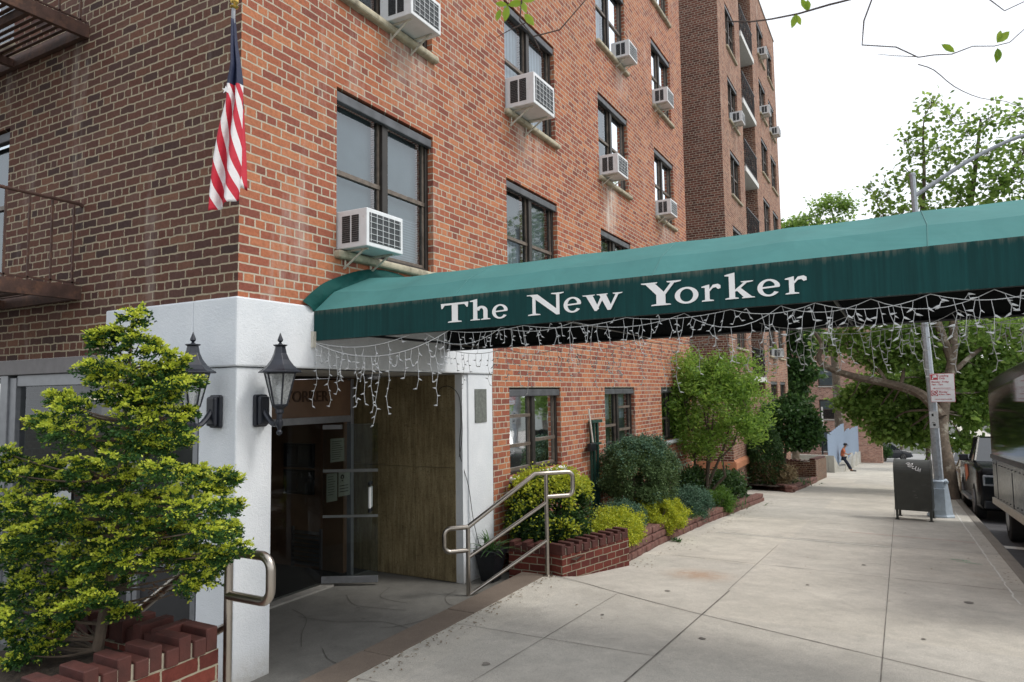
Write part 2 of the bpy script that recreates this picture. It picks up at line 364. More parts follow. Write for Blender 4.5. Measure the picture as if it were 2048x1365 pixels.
def glass(name, tint=(.9, .95, 1), base=.06, rough=.02, fres=1.5, wob=.0):
    m = bpy.data.materials.new(name); m.use_nodes = True; t = m.node_tree; t.nodes.clear(); MATS[name] = m
    o = t.nodes.new('ShaderNodeOutputMaterial'); mx = t.nodes.new('ShaderNodeMixShader')
    tr = t.nodes.new('ShaderNodeBsdfTransparent'); tr.inputs[0].default_value = (*tint, 1)
    gl = t.nodes.new('ShaderNodeBsdfGlossy'); gl.inputs['Roughness'].default_value = rough; gl.inputs[0].default_value = (.9, .95, 1, 1)
    fr = t.nodes.new('ShaderNodeFresnel'); fr.inputs[0].default_value = fres
    f = mth(t, 'MINIMUM', mth(t, 'ADD', mth(t, 'MULTIPLY', fr.outputs[0], 1.0), base), .95)
    if wob:
        n = noise(t, 1.8, 2, pos(t)); b = bumpn(t, n.outputs[0], wob, .05); t.links.new(b.outputs[0], gl.inputs['Normal'])
    t.links.new(f, mx.inputs[0]); t.links.new(tr.outputs[0], mx.inputs[1]); t.links.new(gl.outputs[0], mx.inputs[2]); t.links.new(mx.outputs[0], o.inputs[0])
    return m
M_glass = glass('window_glass', (.72, .80, .84), .08, .03, wob=.03)
M_doorglass = glass('door_glass', (.80, .84, .84), .01, .02, fres=1.35)
M_shopglass = glass('shop_glass', (.70, .74, .74), .02, .02)
def frosted():
    m = bpy.data.materials.new('lantern_glass'); m.use_nodes = True; t = m.node_tree; t.nodes.clear()
    o = t.nodes.new('ShaderNodeOutputMaterial'); a = t.nodes.new('ShaderNodeMixShader'); b = t.nodes.new('ShaderNodeMixShader')
    tr = t.nodes.new('ShaderNodeBsdfTransparent'); tl = t.nodes.new('ShaderNodeBsdfTranslucent'); df = t.nodes.new('ShaderNodeBsdfDiffuse'); tl.inputs[0].default_value = (.75, .78, .78, 1); df.inputs[0].default_value = (.62, .65, .66, 1)
    n = noise(t, 40, 4, pos(t), .7); r = rampnode(t, [(.3, (.25, .25, .25)), (.7, (.75, .75, .75))], n.outputs[0])
    a.inputs[0].default_value = .5; t.links.new(tl.outputs[0], a.inputs[1]); t.links.new(df.outputs[0], a.inputs[2]); t.links.new(r.outputs[0], b.inputs[0]); t.links.new(tr.outputs[0], b.inputs[1]); t.links.new(a.outputs[0], b.inputs[2]); t.links.new(b.outputs[0], o.inputs[0])
    return m
M_lampglass = frosted()
def blindmat(name, c, slat=0):
    m, t, p, o = nodes(name); P = pos(t); n = noise(t, 3, 4, P)
    r = rampnode(t, [(.3, tuple(x*.8 for x in c)), (.7, c)], n.outputs[0]); colr = r.outputs[0]
    if slat:
        w = t.nodes.new('ShaderNodeTexWave'); w.bands_direction = 'Z' if slat > 0 else 'Y'; w.inputs['Scale'].default_value = abs(slat); w.inputs['Distortion'].default_value = .4 if slat < 0 else .02
        t.links.new(P, w.inputs[0]); wr = rampnode(t, [(.0, (.55, .55, .55)), (.5, (1, 1, 1))], w.outputs[1])
        colr = mixc(t, .8, colr, wr.outputs[0], 'MULTIPLY')
    t.links.new(colr, p.inputs['Base Color']); p.inputs['Roughness'].default_value = .8
    return m
M_bl = [blindmat('grey_screen', (.14, .16, .16)), blindmat('venetian_blind', (.55, .58, .60), 11), blindmat('white_curtain', (.66, .70, .74), -3.2), blindmat('dark_room', (.03, .035, .04)), blindmat('roller_shade', (.34, .38, .39))]

def leafmat(name, cols, trans=.35, rough=.5, spec=.35):
    m = bpy.data.materials.new(name); m.use_nodes = True; t = m.node_tree; t.nodes.clear(); MATS[name] = m
    o = t.nodes.new('ShaderNodeOutputMaterial'); p = t.nodes.new('ShaderNodeBsdfPrincipled'); tl = t.nodes.new('ShaderNodeBsdfTranslucent'); mx = t.nodes.new('ShaderNodeMixShader')
    g = t.nodes.new('ShaderNodeNewGeometry'); n = noise(t, 2.6, 3, g.outputs['Position'])
    f = mth(t, 'ADD', mth(t, 'MULTIPLY', g.outputs['Random Per Island'], .62), mth(t, 'MULTIPLY', n.outputs[0], .40))
    r = rampnode(t, [(i/(len(cols)-1)*.8+.1, c) for i, c in enumerate(cols)], f)
    t.links.new(r.outputs[0], p.inputs['Base Color']); p.inputs['Roughness'].default_value = rough; p.inputs['Specular IOR Level'].default_value = spec
    h = t.nodes.new('ShaderNodeHueSaturation'); h.inputs['Value'].default_value = 1.3; h.inputs['Hue'].default_value = .485; t.links.new(r.outputs[0], h.inputs['Color'])
    t.links.new(h.outputs[0], tl.inputs[0]); mx.inputs[0].default_value = trans
    t.links.new(p.outputs[0], mx.inputs[1]); t.links.new(tl.outputs[0], mx.inputs[2]); t.links.new(mx.outputs[0], o.inputs[0])
    return m
# ------------------------------------------------------------ terrain
def zg(y): return -1.66-.066*(y+3.7484)-.004*max(0, min(y, 85)-18) if y < 85 else zg(84.9)
STRIP = -2.09
def zs(x, y):           # pavement height: warped down to the level stone strip in front of the entrance
    g = zg(y)
    if x < 2.8 and y < 4.0:
        t = max(0, min(1, (x-.88)/(2.8-.88))); h = STRIP*(1-t)+g*t
        k = 1.0 if y > -1.0 else max(0, 1+(y+1.0)/1.5)
        k *= 1.0 if y < 3.55 else max(0, (4.0-y)/.45)
        return g*(1-k)+h*k
    return g
def curbx(y): return 5.66+.006*max(0, y)+.00035*max(0, y-12)**2*.6
def sheet(name, xs, ys, zf, mat, skip=None):
    mb = MB(); nx = len(xs)
    vs = [(x if not callable(x) else x(y), y, 0) for y in ys for x in xs]
    vs = [(a, b, zf(a, b)) for a, b, _ in vs]
    fs = []
    for j in range(len(ys)-1):
        for i in range(nx-1):
            cx = sum(vs[q][0] for q in (j*nx+i, j*nx+i+1))/2; cy = (ys[j]+ys[j+1])/2
            if skip and skip(cx, cy): continue
            fs.append((j*nx+i, j*nx+i+1, (j+1)*nx+i+1, (j+1)*nx+i))
    mb.add(vs, fs); o = mb.build(name, mat, smooth=True); return tag(o, kind='structure')
ys = [-6+.25*i for i in range(48)]+[6+1*i for i in range(0, 57)]
sheet('sidewalk', [.88, 1.1, 1.4, 1.7, 2.0, 2.4, 2.8, 3.2, 3.8, 4.4, 5.0, 5.4, lambda y: curbx(y)], ys, zs, M_walk)
sheet('courtyard_path', [-9, -6, -3, 0, .88], [13.75+.5*i for i in range(46)], lambda x, y: zg(y)-.002, M_walk)
sheet('planting_ground', [0, .45, .88], [4.2+.5*i for i in range(20)], lambda x, y: zg(y)-.01, M_walk)
yr = [-12+1.0*i for i in range(97)]+[90, 100, 130, 200]
sheet('road', [lambda y: curbx(y)+.16, lambda y: curbx(y)+1.5, 9, 11, 13.6], yr, lambda x, y: zg(y)-.14, M_asph)
sheet('far_sidewalk', [13.6, 15, 17], yr, lambda x, y: zg(y)-.02, M_walk)
sheet('cross_street', [-60, -30, -8, 2.6, 5.5, 13.6, 30, 80], [62.2, 66, 72, 78, 85, 92], lambda x, y: zg(y)-.10+.0*x, M_road2)
sheet('ground', [-300, -120, -40, -10, 20, 60, 140, 300], [-60, -20, 0, 20, 40, 62, 85, 120, 200, 500], lambda x, y: zg(max(y, -20))-(.5 if y < 100 else .1)-(1.5 if (y < 60) else 0), plain('distant_ground', (.075, .08, .07), .95, var=.3))
# curb
mb = MB(); n = 0; prev = None
for i in range(160):
    y = -6+i*.42; x = curbx(y); z = zs(5, y)
    q = [(x, y, z+.004), (x+.03, y, z+.012), (x+.14, y, z+.008), (x+.17, y, z-.02), (x+.175, y, z-.22)]
    if prev:
        for a in range(4): mb.quad(prev[a], prev[a+1], q[a+1], q[a])
    prev = q
tag(mb.build('curb', M_curb, smooth=False), kind='structure')
# joints scored in the pavement, thin dark strips
def strip(mb, p0, p1, w, lift=.004, n=None, jit=0):
    p0, p1 = Vector((*p0, 0)), Vector((*p1, 0)); d = p1-p0; L = d.length; n = n or max(2, int(L/.25)); s = Vector((-d.y, d.x, 0)).normalized()*w/2
    pr = None
    for i in range(n+1):
        c = p0+d*i/n + s.normalized()*random.uniform(-jit, jit)
        ww = s*random.uniform(.7, 1.25)
        a, b = c-ww, c+ww
        a.z = zs(a.x, a.y)+lift; b.z = zs(b.x, b.y)+lift
        if pr: mb.quad(pr[0], pr[1], b, a)
        pr = (a, b)
mb = MB()
strip(mb, (2.8, -5), (2.8, 4.2), .014); strip(mb, (2.78, 4.2), (2.75, 8.0), .006)
strip(mb, (4.32, -5), (4.27, 40), .007)
strip(mb, (.99, 3.66), (2.8, 3.0), .012); strip(mb, (2.8, 3.0), (5.66, 1.95), .011)
strip(mb, (.9, 1.72), (2.8, 1.55), .006); strip(mb, (.9, .35), (2.8, .2), .006); strip(mb, (1.75, -2), (1.85, 3.3), .005)
for y in (-1.2, .45): strip(mb, (2.8, y), (5.66, y-.1), .006)
for y in (6.1, 9.0, 11.6, 14.5, 17.3, 20.4, 24, 28, 32, 37, 42, 48, 54): strip(mb, (1.6, y), (curbx(y), y-.1), .010)
tag(mb.build('sidewalk_joint', M_dark), kind='structure')
mb = MB(); strip(mb, (1.6, 8.9), (4.65, 8.78), .035, .005, 60, .006); strip(mb, (5.50, 5.2), (5.54, 16), .018, .005, 90, .012)
strip(mb, (1.5, 16.3), (2.9, 19.6), .03, .005)
tag(mb.build('chalk_line', M_chalk), kind='structure')
mb = MB(); strip(mb, (5.05, 8.1), (5.28, 8.0), .03, .005, 12, .03); strip(mb, (5.1, 7.9), (5.4, 7.8), .02, .005, 12, .02)
tag(mb.build('green_marking', M_green_p), kind='structure')
mb = MB(); strip(mb, (3.5, 10.4), (5.5, 10.2), .02, .005, 30, .01)
tag(mb.build('pink_marking', M_pink_p), kind='structure')
mb = MB()
for (x, y, r) in ((2.25, 3.75, .03), (3.0, 2.2, .03), (1.7, .9, .035), (3.5, 5.0, .025), (4.0, 6.8, .03), (2.0, 2.5, .02), (3.1, .9, .03), (4.6, 3.2, .02), (5.05, 5.0, .05)):
    k = 9; mb.add([(x+r*random.uniform(.7, 1.2)*math.cos(2*PI*i/k), y+r*random.uniform(.7, 1.2)*math.sin(2*PI*i/k), zs(x, y)+.0065) for i in range(k)], [tuple(range(k))])
tag(mb.build('gum_spots', M_dark), kind='structure')
# parking bay marking on the road
mb = MB()
for y0 in (10.9,): mb.quad((5.95, y0, zg(y0)-.134), (8.3, y0-.2, zg(y0-.2)-.134), (8.3, y0+.1, zg(y0+.1)-.134), (5.95, y0+.35, zg(y0+.35)-.134))
tag(mb.build('road_marking', M_chalk), kind='structure')
# entrance landing + brown stone strip
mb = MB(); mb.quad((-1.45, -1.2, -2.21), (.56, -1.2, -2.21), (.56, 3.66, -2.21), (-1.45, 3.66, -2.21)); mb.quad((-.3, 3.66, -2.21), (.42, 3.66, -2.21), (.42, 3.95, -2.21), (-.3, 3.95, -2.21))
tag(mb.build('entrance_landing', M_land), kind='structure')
mb = MB()
def lwalk(pts, w):
    for k in range(len(pts)-1):
        a, b = Vector((*pts[k], -2.2055)), Vector((*pts[k+1], -2.2055)); s = (b-a).cross(Vector((0, 0, 1))).normalized()*w/2
        mb.quad(a-s, a+s, b+s, b-s)
def smooth(pts, n=6):
    o = []
    for i in range(len(pts)-1):
        p0 = pts[max(0, i-1)]; p1 = pts[i]; p2 = pts[i+1]; p3 = pts[min(len(pts)-1, i+2)]
        for k in range(n):
            t = k/n
            o.append(tuple(.5*((2*p1[j])+(-p0[j]+p2[j])*t+(2*p0[j]-5*p1[j]+4*p2[j]-p3[j])*t*t+(-p0[j]+3*p1[j]-3*p2[j]+p3[j])*t**3) for j in range(len(p1))))
    o.append(tuple(pts[-1])); return o
for pl in ([(-1.1, 1.65), (-.75, 1.5), (-.45, 1.15), (-.2, .9)], [(-.7, 2.75), (-.55, 2.4), (-.15, 2.35)], [(-.95, 2.3), (-.6, 2.05), (-.2, 2.1), (.0, 2.15)],
           [(.05, 3.0), (.1, 2.7), (.3, 2.5), (.45, 2.55)], [(-.85, 1.5), (-.4, 1.55), (.0, 1.75), (.4, 1.7)], [(.0, .95), (.2, .8), (.35, .75)], [(.1, 1.6), (.25, 1.75), (.35, 2.0)]):
    lwalk(smooth(pl), .007)
tag(mb.build('floor_crack', plain('crack_dark', (.085, .08, .07), .95)), kind='structure')
for i, (a, b) in enumerate(((-1.6, .82), (.835, 2.05), (2.065, 3.62))):
    tag(MB().box(.56, .87, a, b, -2.6, STRIP).build('stone_strip', M_brown, bevel=.008), kind='structure')
tag(MB().box(-1.52, -1.32, .40, 2.5, -2.21, -2.19).build('door_sill', plain('sill_stone', (.26, .25, .23), .7)), kind='structure')

# ------------------------------------------------------------ brick apartment building
bld = thing('apartment_building', 'six storey red brick apartment house with white stucco corner block at its entrance', 'building', (0, 0, -2.21))
TOP = 16.66
def wallplane(mb, axis, c, u0, u1, v0, v1, holes=(), depth=.12, sgn=-1):
    us = sorted(set([u0, u1]+[max(u0, min(u1, h[i])) for h in holes for i in (0, 1)])); vs = sorted(set([v0, v1]+[max(v0, min(v1, h[i])) for h in holes for i in (2, 3)]))
    pt = (lambda u, v, d=0: (c+d, u, v)) if axis == 'x' else (lambda u, v, d=0: (u, c+d, v))
    for i in range(len(us)-1):
        for j in range(len(vs)-1):
            cu_, cv = (us[i]+us[i+1])/2, (vs[j]+vs[j+1])/2
            if any(h[0] < cu_ < h[1] and h[2] < cv < h[3] for h in holes): continue
            mb.quad(pt(us[i], vs[j]), pt(us[i+1], vs[j]), pt(us[i+1], vs[j+1]), pt(us[i], vs[j+1]))
    D = depth*sgn
    for a, b, e, f in holes:
        mb.quad(pt(a, e), pt(a, f), pt(a, f, D), pt(a, e, D)); mb.quad(pt(b, e), pt(b, e, D), pt(b, f, D), pt(b, f))
        mb.quad(pt(a, f), pt(b, f), pt(b, f, D), pt(a, f, D)); mb.quad(pt(a, e), pt(a, e, D), pt(b, e, D), pt(b, e))
SILLS = [1.35, 3.87, 6.41, 8.94, 11.47, 14.0]; WH = 1.565
COLS = [(1.10, 2.66), (4.37, 5.98), (7.81, 9.40), (11.15, 12.66)]
F1 = (-1.10, .07)
def window(parent, axis, c, a, b, z0, z1, style, sgn=-1, sill=True, cols=2, rails=None, frame=M_frame, two=(1, 0), sillm=None, lint=True):
    """double-hung pair: returns the window part; panes, blinds, sill are its children"""
    def B(mb, u0, u1, d0, d1, v0, v1):
        d0, d1 = c+sgn*d0, c+sgn*d1
        if axis == 'x': mb.box(d0, d1, u0, u1, v0, v1)
        else: mb.box(u0, u1, d0, d1, v0, v1)
    fr = MB(); w = .05; m = (a+b)/2
    B(fr, a, a+w, .07, .17, z0, z1); B(fr, b-w, b, .07, .17, z0, z1); B(fr, a+w, b-w, .072, .17, z1-.06, z1); B(fr, a+w, b-w, .072, .17, z0, z0+.05)
    halves = [(a+w, b-w)]
    if cols == 2:
        B(fr, m-.045, m+.045, .055, .17, z0+.05, z1-.06); halves = [(a+w, m-.045), (m+.045, b-w)]
    fo = fr.build('window', frame, parent, bevel=.004, seg=1)
    tr = MB(); zm = (z0+z1)/2
    rr = rails or [[zm], [zm]]
    panes = MB(); bl = MB(); bl2 = MB()
    for k, (p, q) in enumerate(halves):
        zz = sorted(rr[k % len(rr)])
        e = [z0+.05]+zz+[z1-.06]
        for zc in zz: B(tr, p, q, .085, .135, zc-.022, zc+.022)
        B(tr, p, p+.028, .095, .13, e[0], e[-1]); B(tr, q-.028, q, .095, .13, e[0], e[-1])
        B(tr, p+.028, q-.028, .095, .13, e[0], e[0]+.035); B(tr, p+.028, q-.028, .095, .13, e[-1]-.03, e[-1])
        d = c+sgn*.112
        P = (lambda u, v, o=0: (d+sgn*o, u, v)) if axis == 'x' else (lambda u, v, o=0: (u, d+sgn*o, v))
        pn = MB(); pn.quad(P(p, e[0]), P(q, e[0]), P(q, e[-1]), P(p, e[-1])); pn.build('pane', M_glass, fo)
        st = style[k % len(style)]
        split = st[2] if len(st) > 2 else zm
        for (v0, v1, mi) in ((split, e[-1], st[0]), (e[0], split, st[1])):
            if v1-v0 > .02:
                bb = MB(); bb.quad(P(p, v0, .10), P(q, v0, .10), P(q, v1, .10), P(p, v1, .10)); bb.build('blind', M_bl[mi], fo)
    tr.build('sash', M_framel if frame is M_frame else frame, fo)
    if lint:
        l = MB()
        B(l, a+.002, b-.002, .015, .07, z1-.125, z1-.028); l.build('lintel', M_lintel, fo, bevel=.01)
    if sill:
        s_ = MB(); B(s_, a-.03, b+.05, -.075, .07, z0-.085, z0-.005); s_.build('sill', sillm or M_sill, fo, bevel=.03, seg=3)
    return fo
# --- street front
holes = [(a, b, z, z+WH) for a, b in COLS for z in SILLS]+[(a, b, *F1) for a, b in COLS[1:]]
mb = MB(); wallplane(mb, 'x', 0, 0, 3.93, .787, TOP, [h for h in holes if h[0] < 3])
wallplane(mb, 'x', 0, 3.93, 13.69, -3.2, TOP, [h for h in holes if h[0] > 3])
mb.build('street_wall', M_brick, bld)
ST = [[(0, 0)], [(4, 1)], [(2, 2)], [(2, 0)], [(1, 0), (2, 3)], [(0, 3), (4, 0)], [(2, 2), (2, 3)], [(3, 3), (0, 0)]]
k = 0
for ci, (a, b) in enumerate(COLS):
    for ri, z in enumerate(SILLS[:5]):
        st = ST[(k*5+ci*3) % len(ST)]; k += 1
        if (ci, ri) == (0, 0): st = [(4, 4), (4, 1, 1.95)]
        if (ci, ri) == (1, 1): st = [(2, 2), (2, 2)]
        if (ci, ri) == (1, 0): st = [(0, 2), (4, 1)]
        window(bld, 'x', 0, a, b, z, z+WH, st)
    if ci: window(bld, 'x', 0, a, b, F1[0], F1[1], [(0, 0), (4, 0)] if ci == 1 else [(2, 0), (2, 0)], rails=[[-.32, -.72], [-.68]] if ci == 1 else [[-.62], [-.30, -.72]], sillm=M_whiteplas)
# --- side wall facing the camera's back (fire escapes hang on it)
sh = [(-5.15, -3.52, 1.25, 2.85), (-5.15, -3.52, 3.77, 5.37), (-8.2, -6.6, 1.25, 2.85), (-8.2, -6.6, 3.77, 5.37)]
mb = MB(); wallplane(mb, 'y', 0, -12, -1.72, .395, TOP, sh, sgn=1); wallplane(mb, 'y', 0, -1.72, 0, .787, TOP, sgn=1)
wallplane(mb, 'y', 0, -12, -3.6, -3, .395, sgn=1)
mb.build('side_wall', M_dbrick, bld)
for h in sh: window(bld, 'y', 0, h[0], h[1], h[2], h[3], [(4, 1), (3, 3)], sgn=1)
# --- courtyard: end wall of the front block and the dark wall of the far wing
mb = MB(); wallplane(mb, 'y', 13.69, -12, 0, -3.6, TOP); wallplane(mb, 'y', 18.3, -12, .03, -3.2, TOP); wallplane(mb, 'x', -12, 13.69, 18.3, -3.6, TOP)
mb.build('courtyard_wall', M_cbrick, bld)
# --- far wing street front with balcony recess
TW = [(19.5, 21.1), (26.0, 27.7), (28.5, 30.1)]; S2 = [-1.2]+SILLS
hol = [(a, b, z, z+1.5) for a, b in TW for z in S2]+[(22.0, 24.65, -.3, TOP-.8)]
mb = MB(); wallplane(mb, 'x', .03, 18.3, 30.95, -3.7, TOP, hol); mb.build('far_wing_wall', M_wbrick, bld)
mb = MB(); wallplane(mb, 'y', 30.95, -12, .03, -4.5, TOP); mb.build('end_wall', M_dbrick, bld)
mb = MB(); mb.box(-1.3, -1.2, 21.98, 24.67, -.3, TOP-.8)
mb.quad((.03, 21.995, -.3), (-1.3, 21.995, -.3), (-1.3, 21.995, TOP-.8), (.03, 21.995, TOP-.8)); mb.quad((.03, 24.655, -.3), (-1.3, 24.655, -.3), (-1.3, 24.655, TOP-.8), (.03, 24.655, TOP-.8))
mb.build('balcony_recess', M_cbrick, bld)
k = 0
for a, b in TW:
    for z in S2:
        k += 1; window(bld, 'x', .03, a, b, z, z+1.5, ST[(k*3) % len(ST)])
for i, z in enumerate([.45, 2.98, 5.51, 8.04, 10.57, 13.1]):
    bal = MB().box(-1.2, .09, 22.0, 24.65, z-.19, z).build('balcony', plain('balcony_white', (.62, .63, .62), .7), bld)
    r = MB(); r.box(.04, .07, 22.02, 24.63, z+1.0, z+1.03); r.box(.04, .07, 22.02, 24.63, z+.06, z+.085)
    for j in range(27):
        y = 22.05+j*.096; r.tube([(.055, y, z+.07), (.055+.03*math.sin(j*2.1), y+.05*math.sin(j*1.7), z+.5), (.055, y, z+1.01)], .009, 5)
    r.build('railing', M_blackm, bal)
    d = MB().box(-1.19, -1.15, 22.3, 24.3, z+.02, z+2.1).build('balcony_door', M_bl[3], bal)
    f = MB()
    for y in (22.3, 22.95, 23.6, 24.25): f.box(-1.149, -1.10, y, y+.06, z+.02, z+2.1)
    f.build('door_frame', M_frame, bal)
# roof slab and coping
mb = MB().box(-12, -.01, .01, 13.68, TOP-.4, TOP-.3); mb.box(-12, .02, 18.31, 30.94, TOP-.41, TOP-.31); mb.build('roof', M_curb, bld)
mb = MB().box(-.2, .06, 18.28, 30.99, TOP, TOP+.07); mb.box(-.2, .03, 0, 13.72, TOP, TOP+.07); mb.box(-12, -.21, -.03, .2, TOP, TOP+.07); mb.build('coping', M_curb, bld, bevel=.01)
mb = MB(); mb.prism([(.03, 18.30, -2.16), (.12, 18.22, -2.24), (.12, 18.22, -2.42), (.03, 18.3, -2.42)], (0, 12.6, 0)); mb.box(-4, .11, 18.2, 18.3, -2.42, -2.2)
mb.build('base_ledge', M_ledge, bld)

# --- white stucco corner block, pillar, pier
mb = MB(); mb.box(-.44, 0, .0, .36, -2.3, .23); mb.build('corner_pillar', M_stucco, bld, bevel=.012)
mb = MB(); mb.box(-1.45, 0, 3.36, 3.93, -2.3, .23); mb.build('entrance_pier', M_stucco, bld, bevel=.01)
mb = MB(); mb.box(-.5, .022, -.025, 3.93, .235, .787); mb.box(-1.70, -.5, -.025, .4, .236, .786); mb.build('stucco_lintel_block', M_stucco, bld, bevel=.015)
# smear marks of paint above the block
# --- entrance recess
mb = MB(); mb.quad((-5, .36, .225), (0, .36, .225), (0, 3.36, .225), (-5, 3.36, .225)); mb.build('recess_ceiling', plain('ceiling_plaster', (.42, .41, .38), .85), bld)
def travertine():
    m, t, p, o = nodes('travertine'); P = pos(t)
    mp = t.nodes.new('ShaderNodeMapping'); mp.inputs['Scale'].default_value = (24, 24, 2.6); t.links.new(P, mp.inputs[0])
    n = noise(t, 1, 6, mp.outputs[0], .7); r = rampnode(t, [(.25, (.10, .078, .045)), (.42, (.21, .165, .088)), (.58, (.29, .24, .135)), (.78, (.40, .35, .23))], n.outputs[0])
    mp2 = t.nodes.new('ShaderNodeMapping'); mp2.inputs['Scale'].default_value = (3, 3, 14); t.links.new(P, mp2.inputs[0])
    v = noise(t, 1.3, 5, mp2.outputs[0], .8, 1.5); vr = rampnode(t, [(.60, (0, 0, 0)), (.70, (1, 1, 1))], v.outputs[0])
    c = mixc(t, mth(t, 'MULTIPLY', vr.outputs[0], .8), r.outputs[0], (.05, .022, .012))
    b1_ = noise(t, 1.1, 6, P, .7); br_ = rampnode(t, [(.32, (.45, .42, .38)), (.68, (1.15, 1.15, 1.15))], b1_.outputs[0]); c = mixc(t, .85, c, br_.outputs[0], 'MULTIPLY')
    pk_ = noise(t, 60, 3, P, .7); pr_ = rampnode(t, [(.36, (.4, .36, .3)), (.46, (1, 1, 1))], pk_.outputs[0]); c = mixc(t, .6, c, pr_.outputs[0], 'MULTIPLY')
    t.links.new(c, p.inputs['Base Color']); p.inputs['Roughness'].default_value = .45
    b = bumpn(t, n.outputs[0], .3, .005); t.links.new(b.outputs[0], p.inputs['Normal'])
    return m
M_trav = travertine()
tv = MB()
for (x0, x1) in ((-.70, -.12), (-1.30, -.706), (-1.9, -1.306), (-2.5, -1.906)):
    tv.box(x0, x1, 3.24, 3.30, -2.20, -.885); tv.box(x0, x1, 3.24, 3.30, -.88, .22)
tv.build('travertine_wall', M_trav, bld)
MB().box(-.12, -.02, 3.255, 3.36, -2.21, .225).build('wall_return', M_stucco, bld)
lobby = MB(); lobby.quad((-1.5, .40, -2.2), (-6, 3.5, -2.2), (-6, 3.5, .22), (-1.5, .40, .22)); lobby.quad((-1.5, .345, -2.2), (-.44, .345, -2.2), (-.44, .345, .22), (-1.5, .345, .22)); lobby.quad((-6, 3.31, -2.2), (-2.5, 3.31, -2.2), (-2.5, 3.31, .22), (-6, 3.31, .22))
lobby.build('lobby_wall', M_brownpanel, bld)
MB().box(-2.9, -1.62, 2.98, 3.10, -2.2, .2).build('lobby_panel', M_brownpanel, bld)
MB().quad((-5, .37, -2.203), (-1.45, .37, -2.203), (-1.45, 3.3, -2.203), (-5, 3.3, -2.203)).build('lobby_floor', M_mat, bld)
# entrance partition
pt = MB()
for y in (.42, 2.90): pt.box(-1.49, -1.42, y, y+.05, -2.2, .2)
pt.box(-1.485, -1.425, .47, 2.90, -.33, -.25)
part = pt.build('entrance_frame', M_alu, bld, bevel=.004)
MB().quad((-1.455, .47, -2.19), (-1.455, 2.42, -2.19), (-1.455, 2.42, -.33), (-1.455, .47, -.33)).build('pane', M_doorglass, part)
MB().box(-1.475, -1.435, .47, 2.90, -.25, .18).build('transom_panel', M_brownpanel, part)
def text(name, body, mat, parent, m4, size, extr=.003, align='LEFT', xs=1.0, bold=0):
    c = bpy.data.curves.new(name, 'FONT'); c.body = body; c.size = size; c.extrude = extr; c.align_x = align; c.offset = bold
    tmp = bpy.data.objects.new('tmp', c); COL.objects.link(tmp)
    me = bpy.data.meshes.new_from_object(tmp.evaluated_get(bpy.context.evaluated_depsgraph_get())); bpy.data.objects.remove(tmp); bpy.data.curves.remove(c)
    me.name = name; me.materials.clear(); me.materials.append(mat)
    o = bpy.data.objects.new(name, me); COL.objects.link(o)
    b = origin(parent) if parent is not None else Vector((0, 0, 0))
    mm = m4.copy(); mm.translation = mm.translation-b
    me.transform(Matrix.Diagonal((xs, 1, 1, 1))); me.transform(mm)
    if parent is not None: o.parent = parent
    return o
def basis(x, y, o): # matrix with local x,y axes and origin
    x, y = Vector(x).normalized(), Vector(y).normalized(); z = x.cross(y); m = Matrix((x, y, z)).transposed().to_4x4(); m.translation = Vector(o); return m
for w_, y_ in (('THE', .86), ('NEW', 1.32), ('YORKER', 1.84)): text('transom_letters', w_, M_letter, part, basis((0, 1, 0), (0, 0, 1), (-1.43, y_, -.07)), .175, .006, xs=1.0, bold=.002)
# open glass door
h0, h1 = Vector((-1.45, 2.45, 0)), Vector((-.90, 2.78, 0)); dx = (h1-h0).normalized(); dn = Vector((-dx.y, dx.x, 0))
def dbox(mb, s0, s1, n0, n1, z0, z1):
    c = h0+dx*((s0+s1)/2)+dn*((n0+n1)/2); c.z = (z0+z1)/2; mb.obox(c, dx*((s1-s0)/2), dn*((n1-n0)/2), (0, 0, (z1-z0)/2))
DW = (h1-h0).length
g = MB(); dbox(g, 0, DW, -.003, .003, -2.10, -.34); door = g.build('glass_door', M_doorglass, bld)
g = MB(); dbox(g, -.01, DW, -.022, .022, -2.175, -2.10); g.build('door_rail', M_alu, door, bevel=.003)
g = MB(); dbox(g, 0, DW, -.006, .006, -.905, -.87); dbox(g, 0, DW, -.006, .006, -1.43, -1.40); g.build('safety_band', plain('frosted_band', (.14, .15, .15), .5), door)
g = MB(); dbox(g, 0, .22, -.03, .03, -.40, -.35); g.build('door_closer', M_alu, door)
c0 = h0+dx*(DW-.09)
g = MB(); g.tube([(*(c0+dn*-.05).xy, -1.32), (*(c0+dn*-.05).xy, -1.08)], .017, 10); g.tube([(*(c0+dn*.06).xy, -1.32), (*(c0+dn*.06).xy, -1.08)], .017, 10); hd = g.build('handle', M_whiteplas, door, smooth=True)
g = MB()
for s in (-.05, .06):
    for z in (-1.37, -1.06): g.tube([(*(c0+dn*s).xy, z), (*(c0+dn*s).xy, z+.04)], .019, 8)
    for z in (-1.35, -1.03): g.tube([(*c0.xy, z), (*(c0+dn*s).xy, z)], .012, 8)
g.build('handle_bracket', M_blackm, hd)
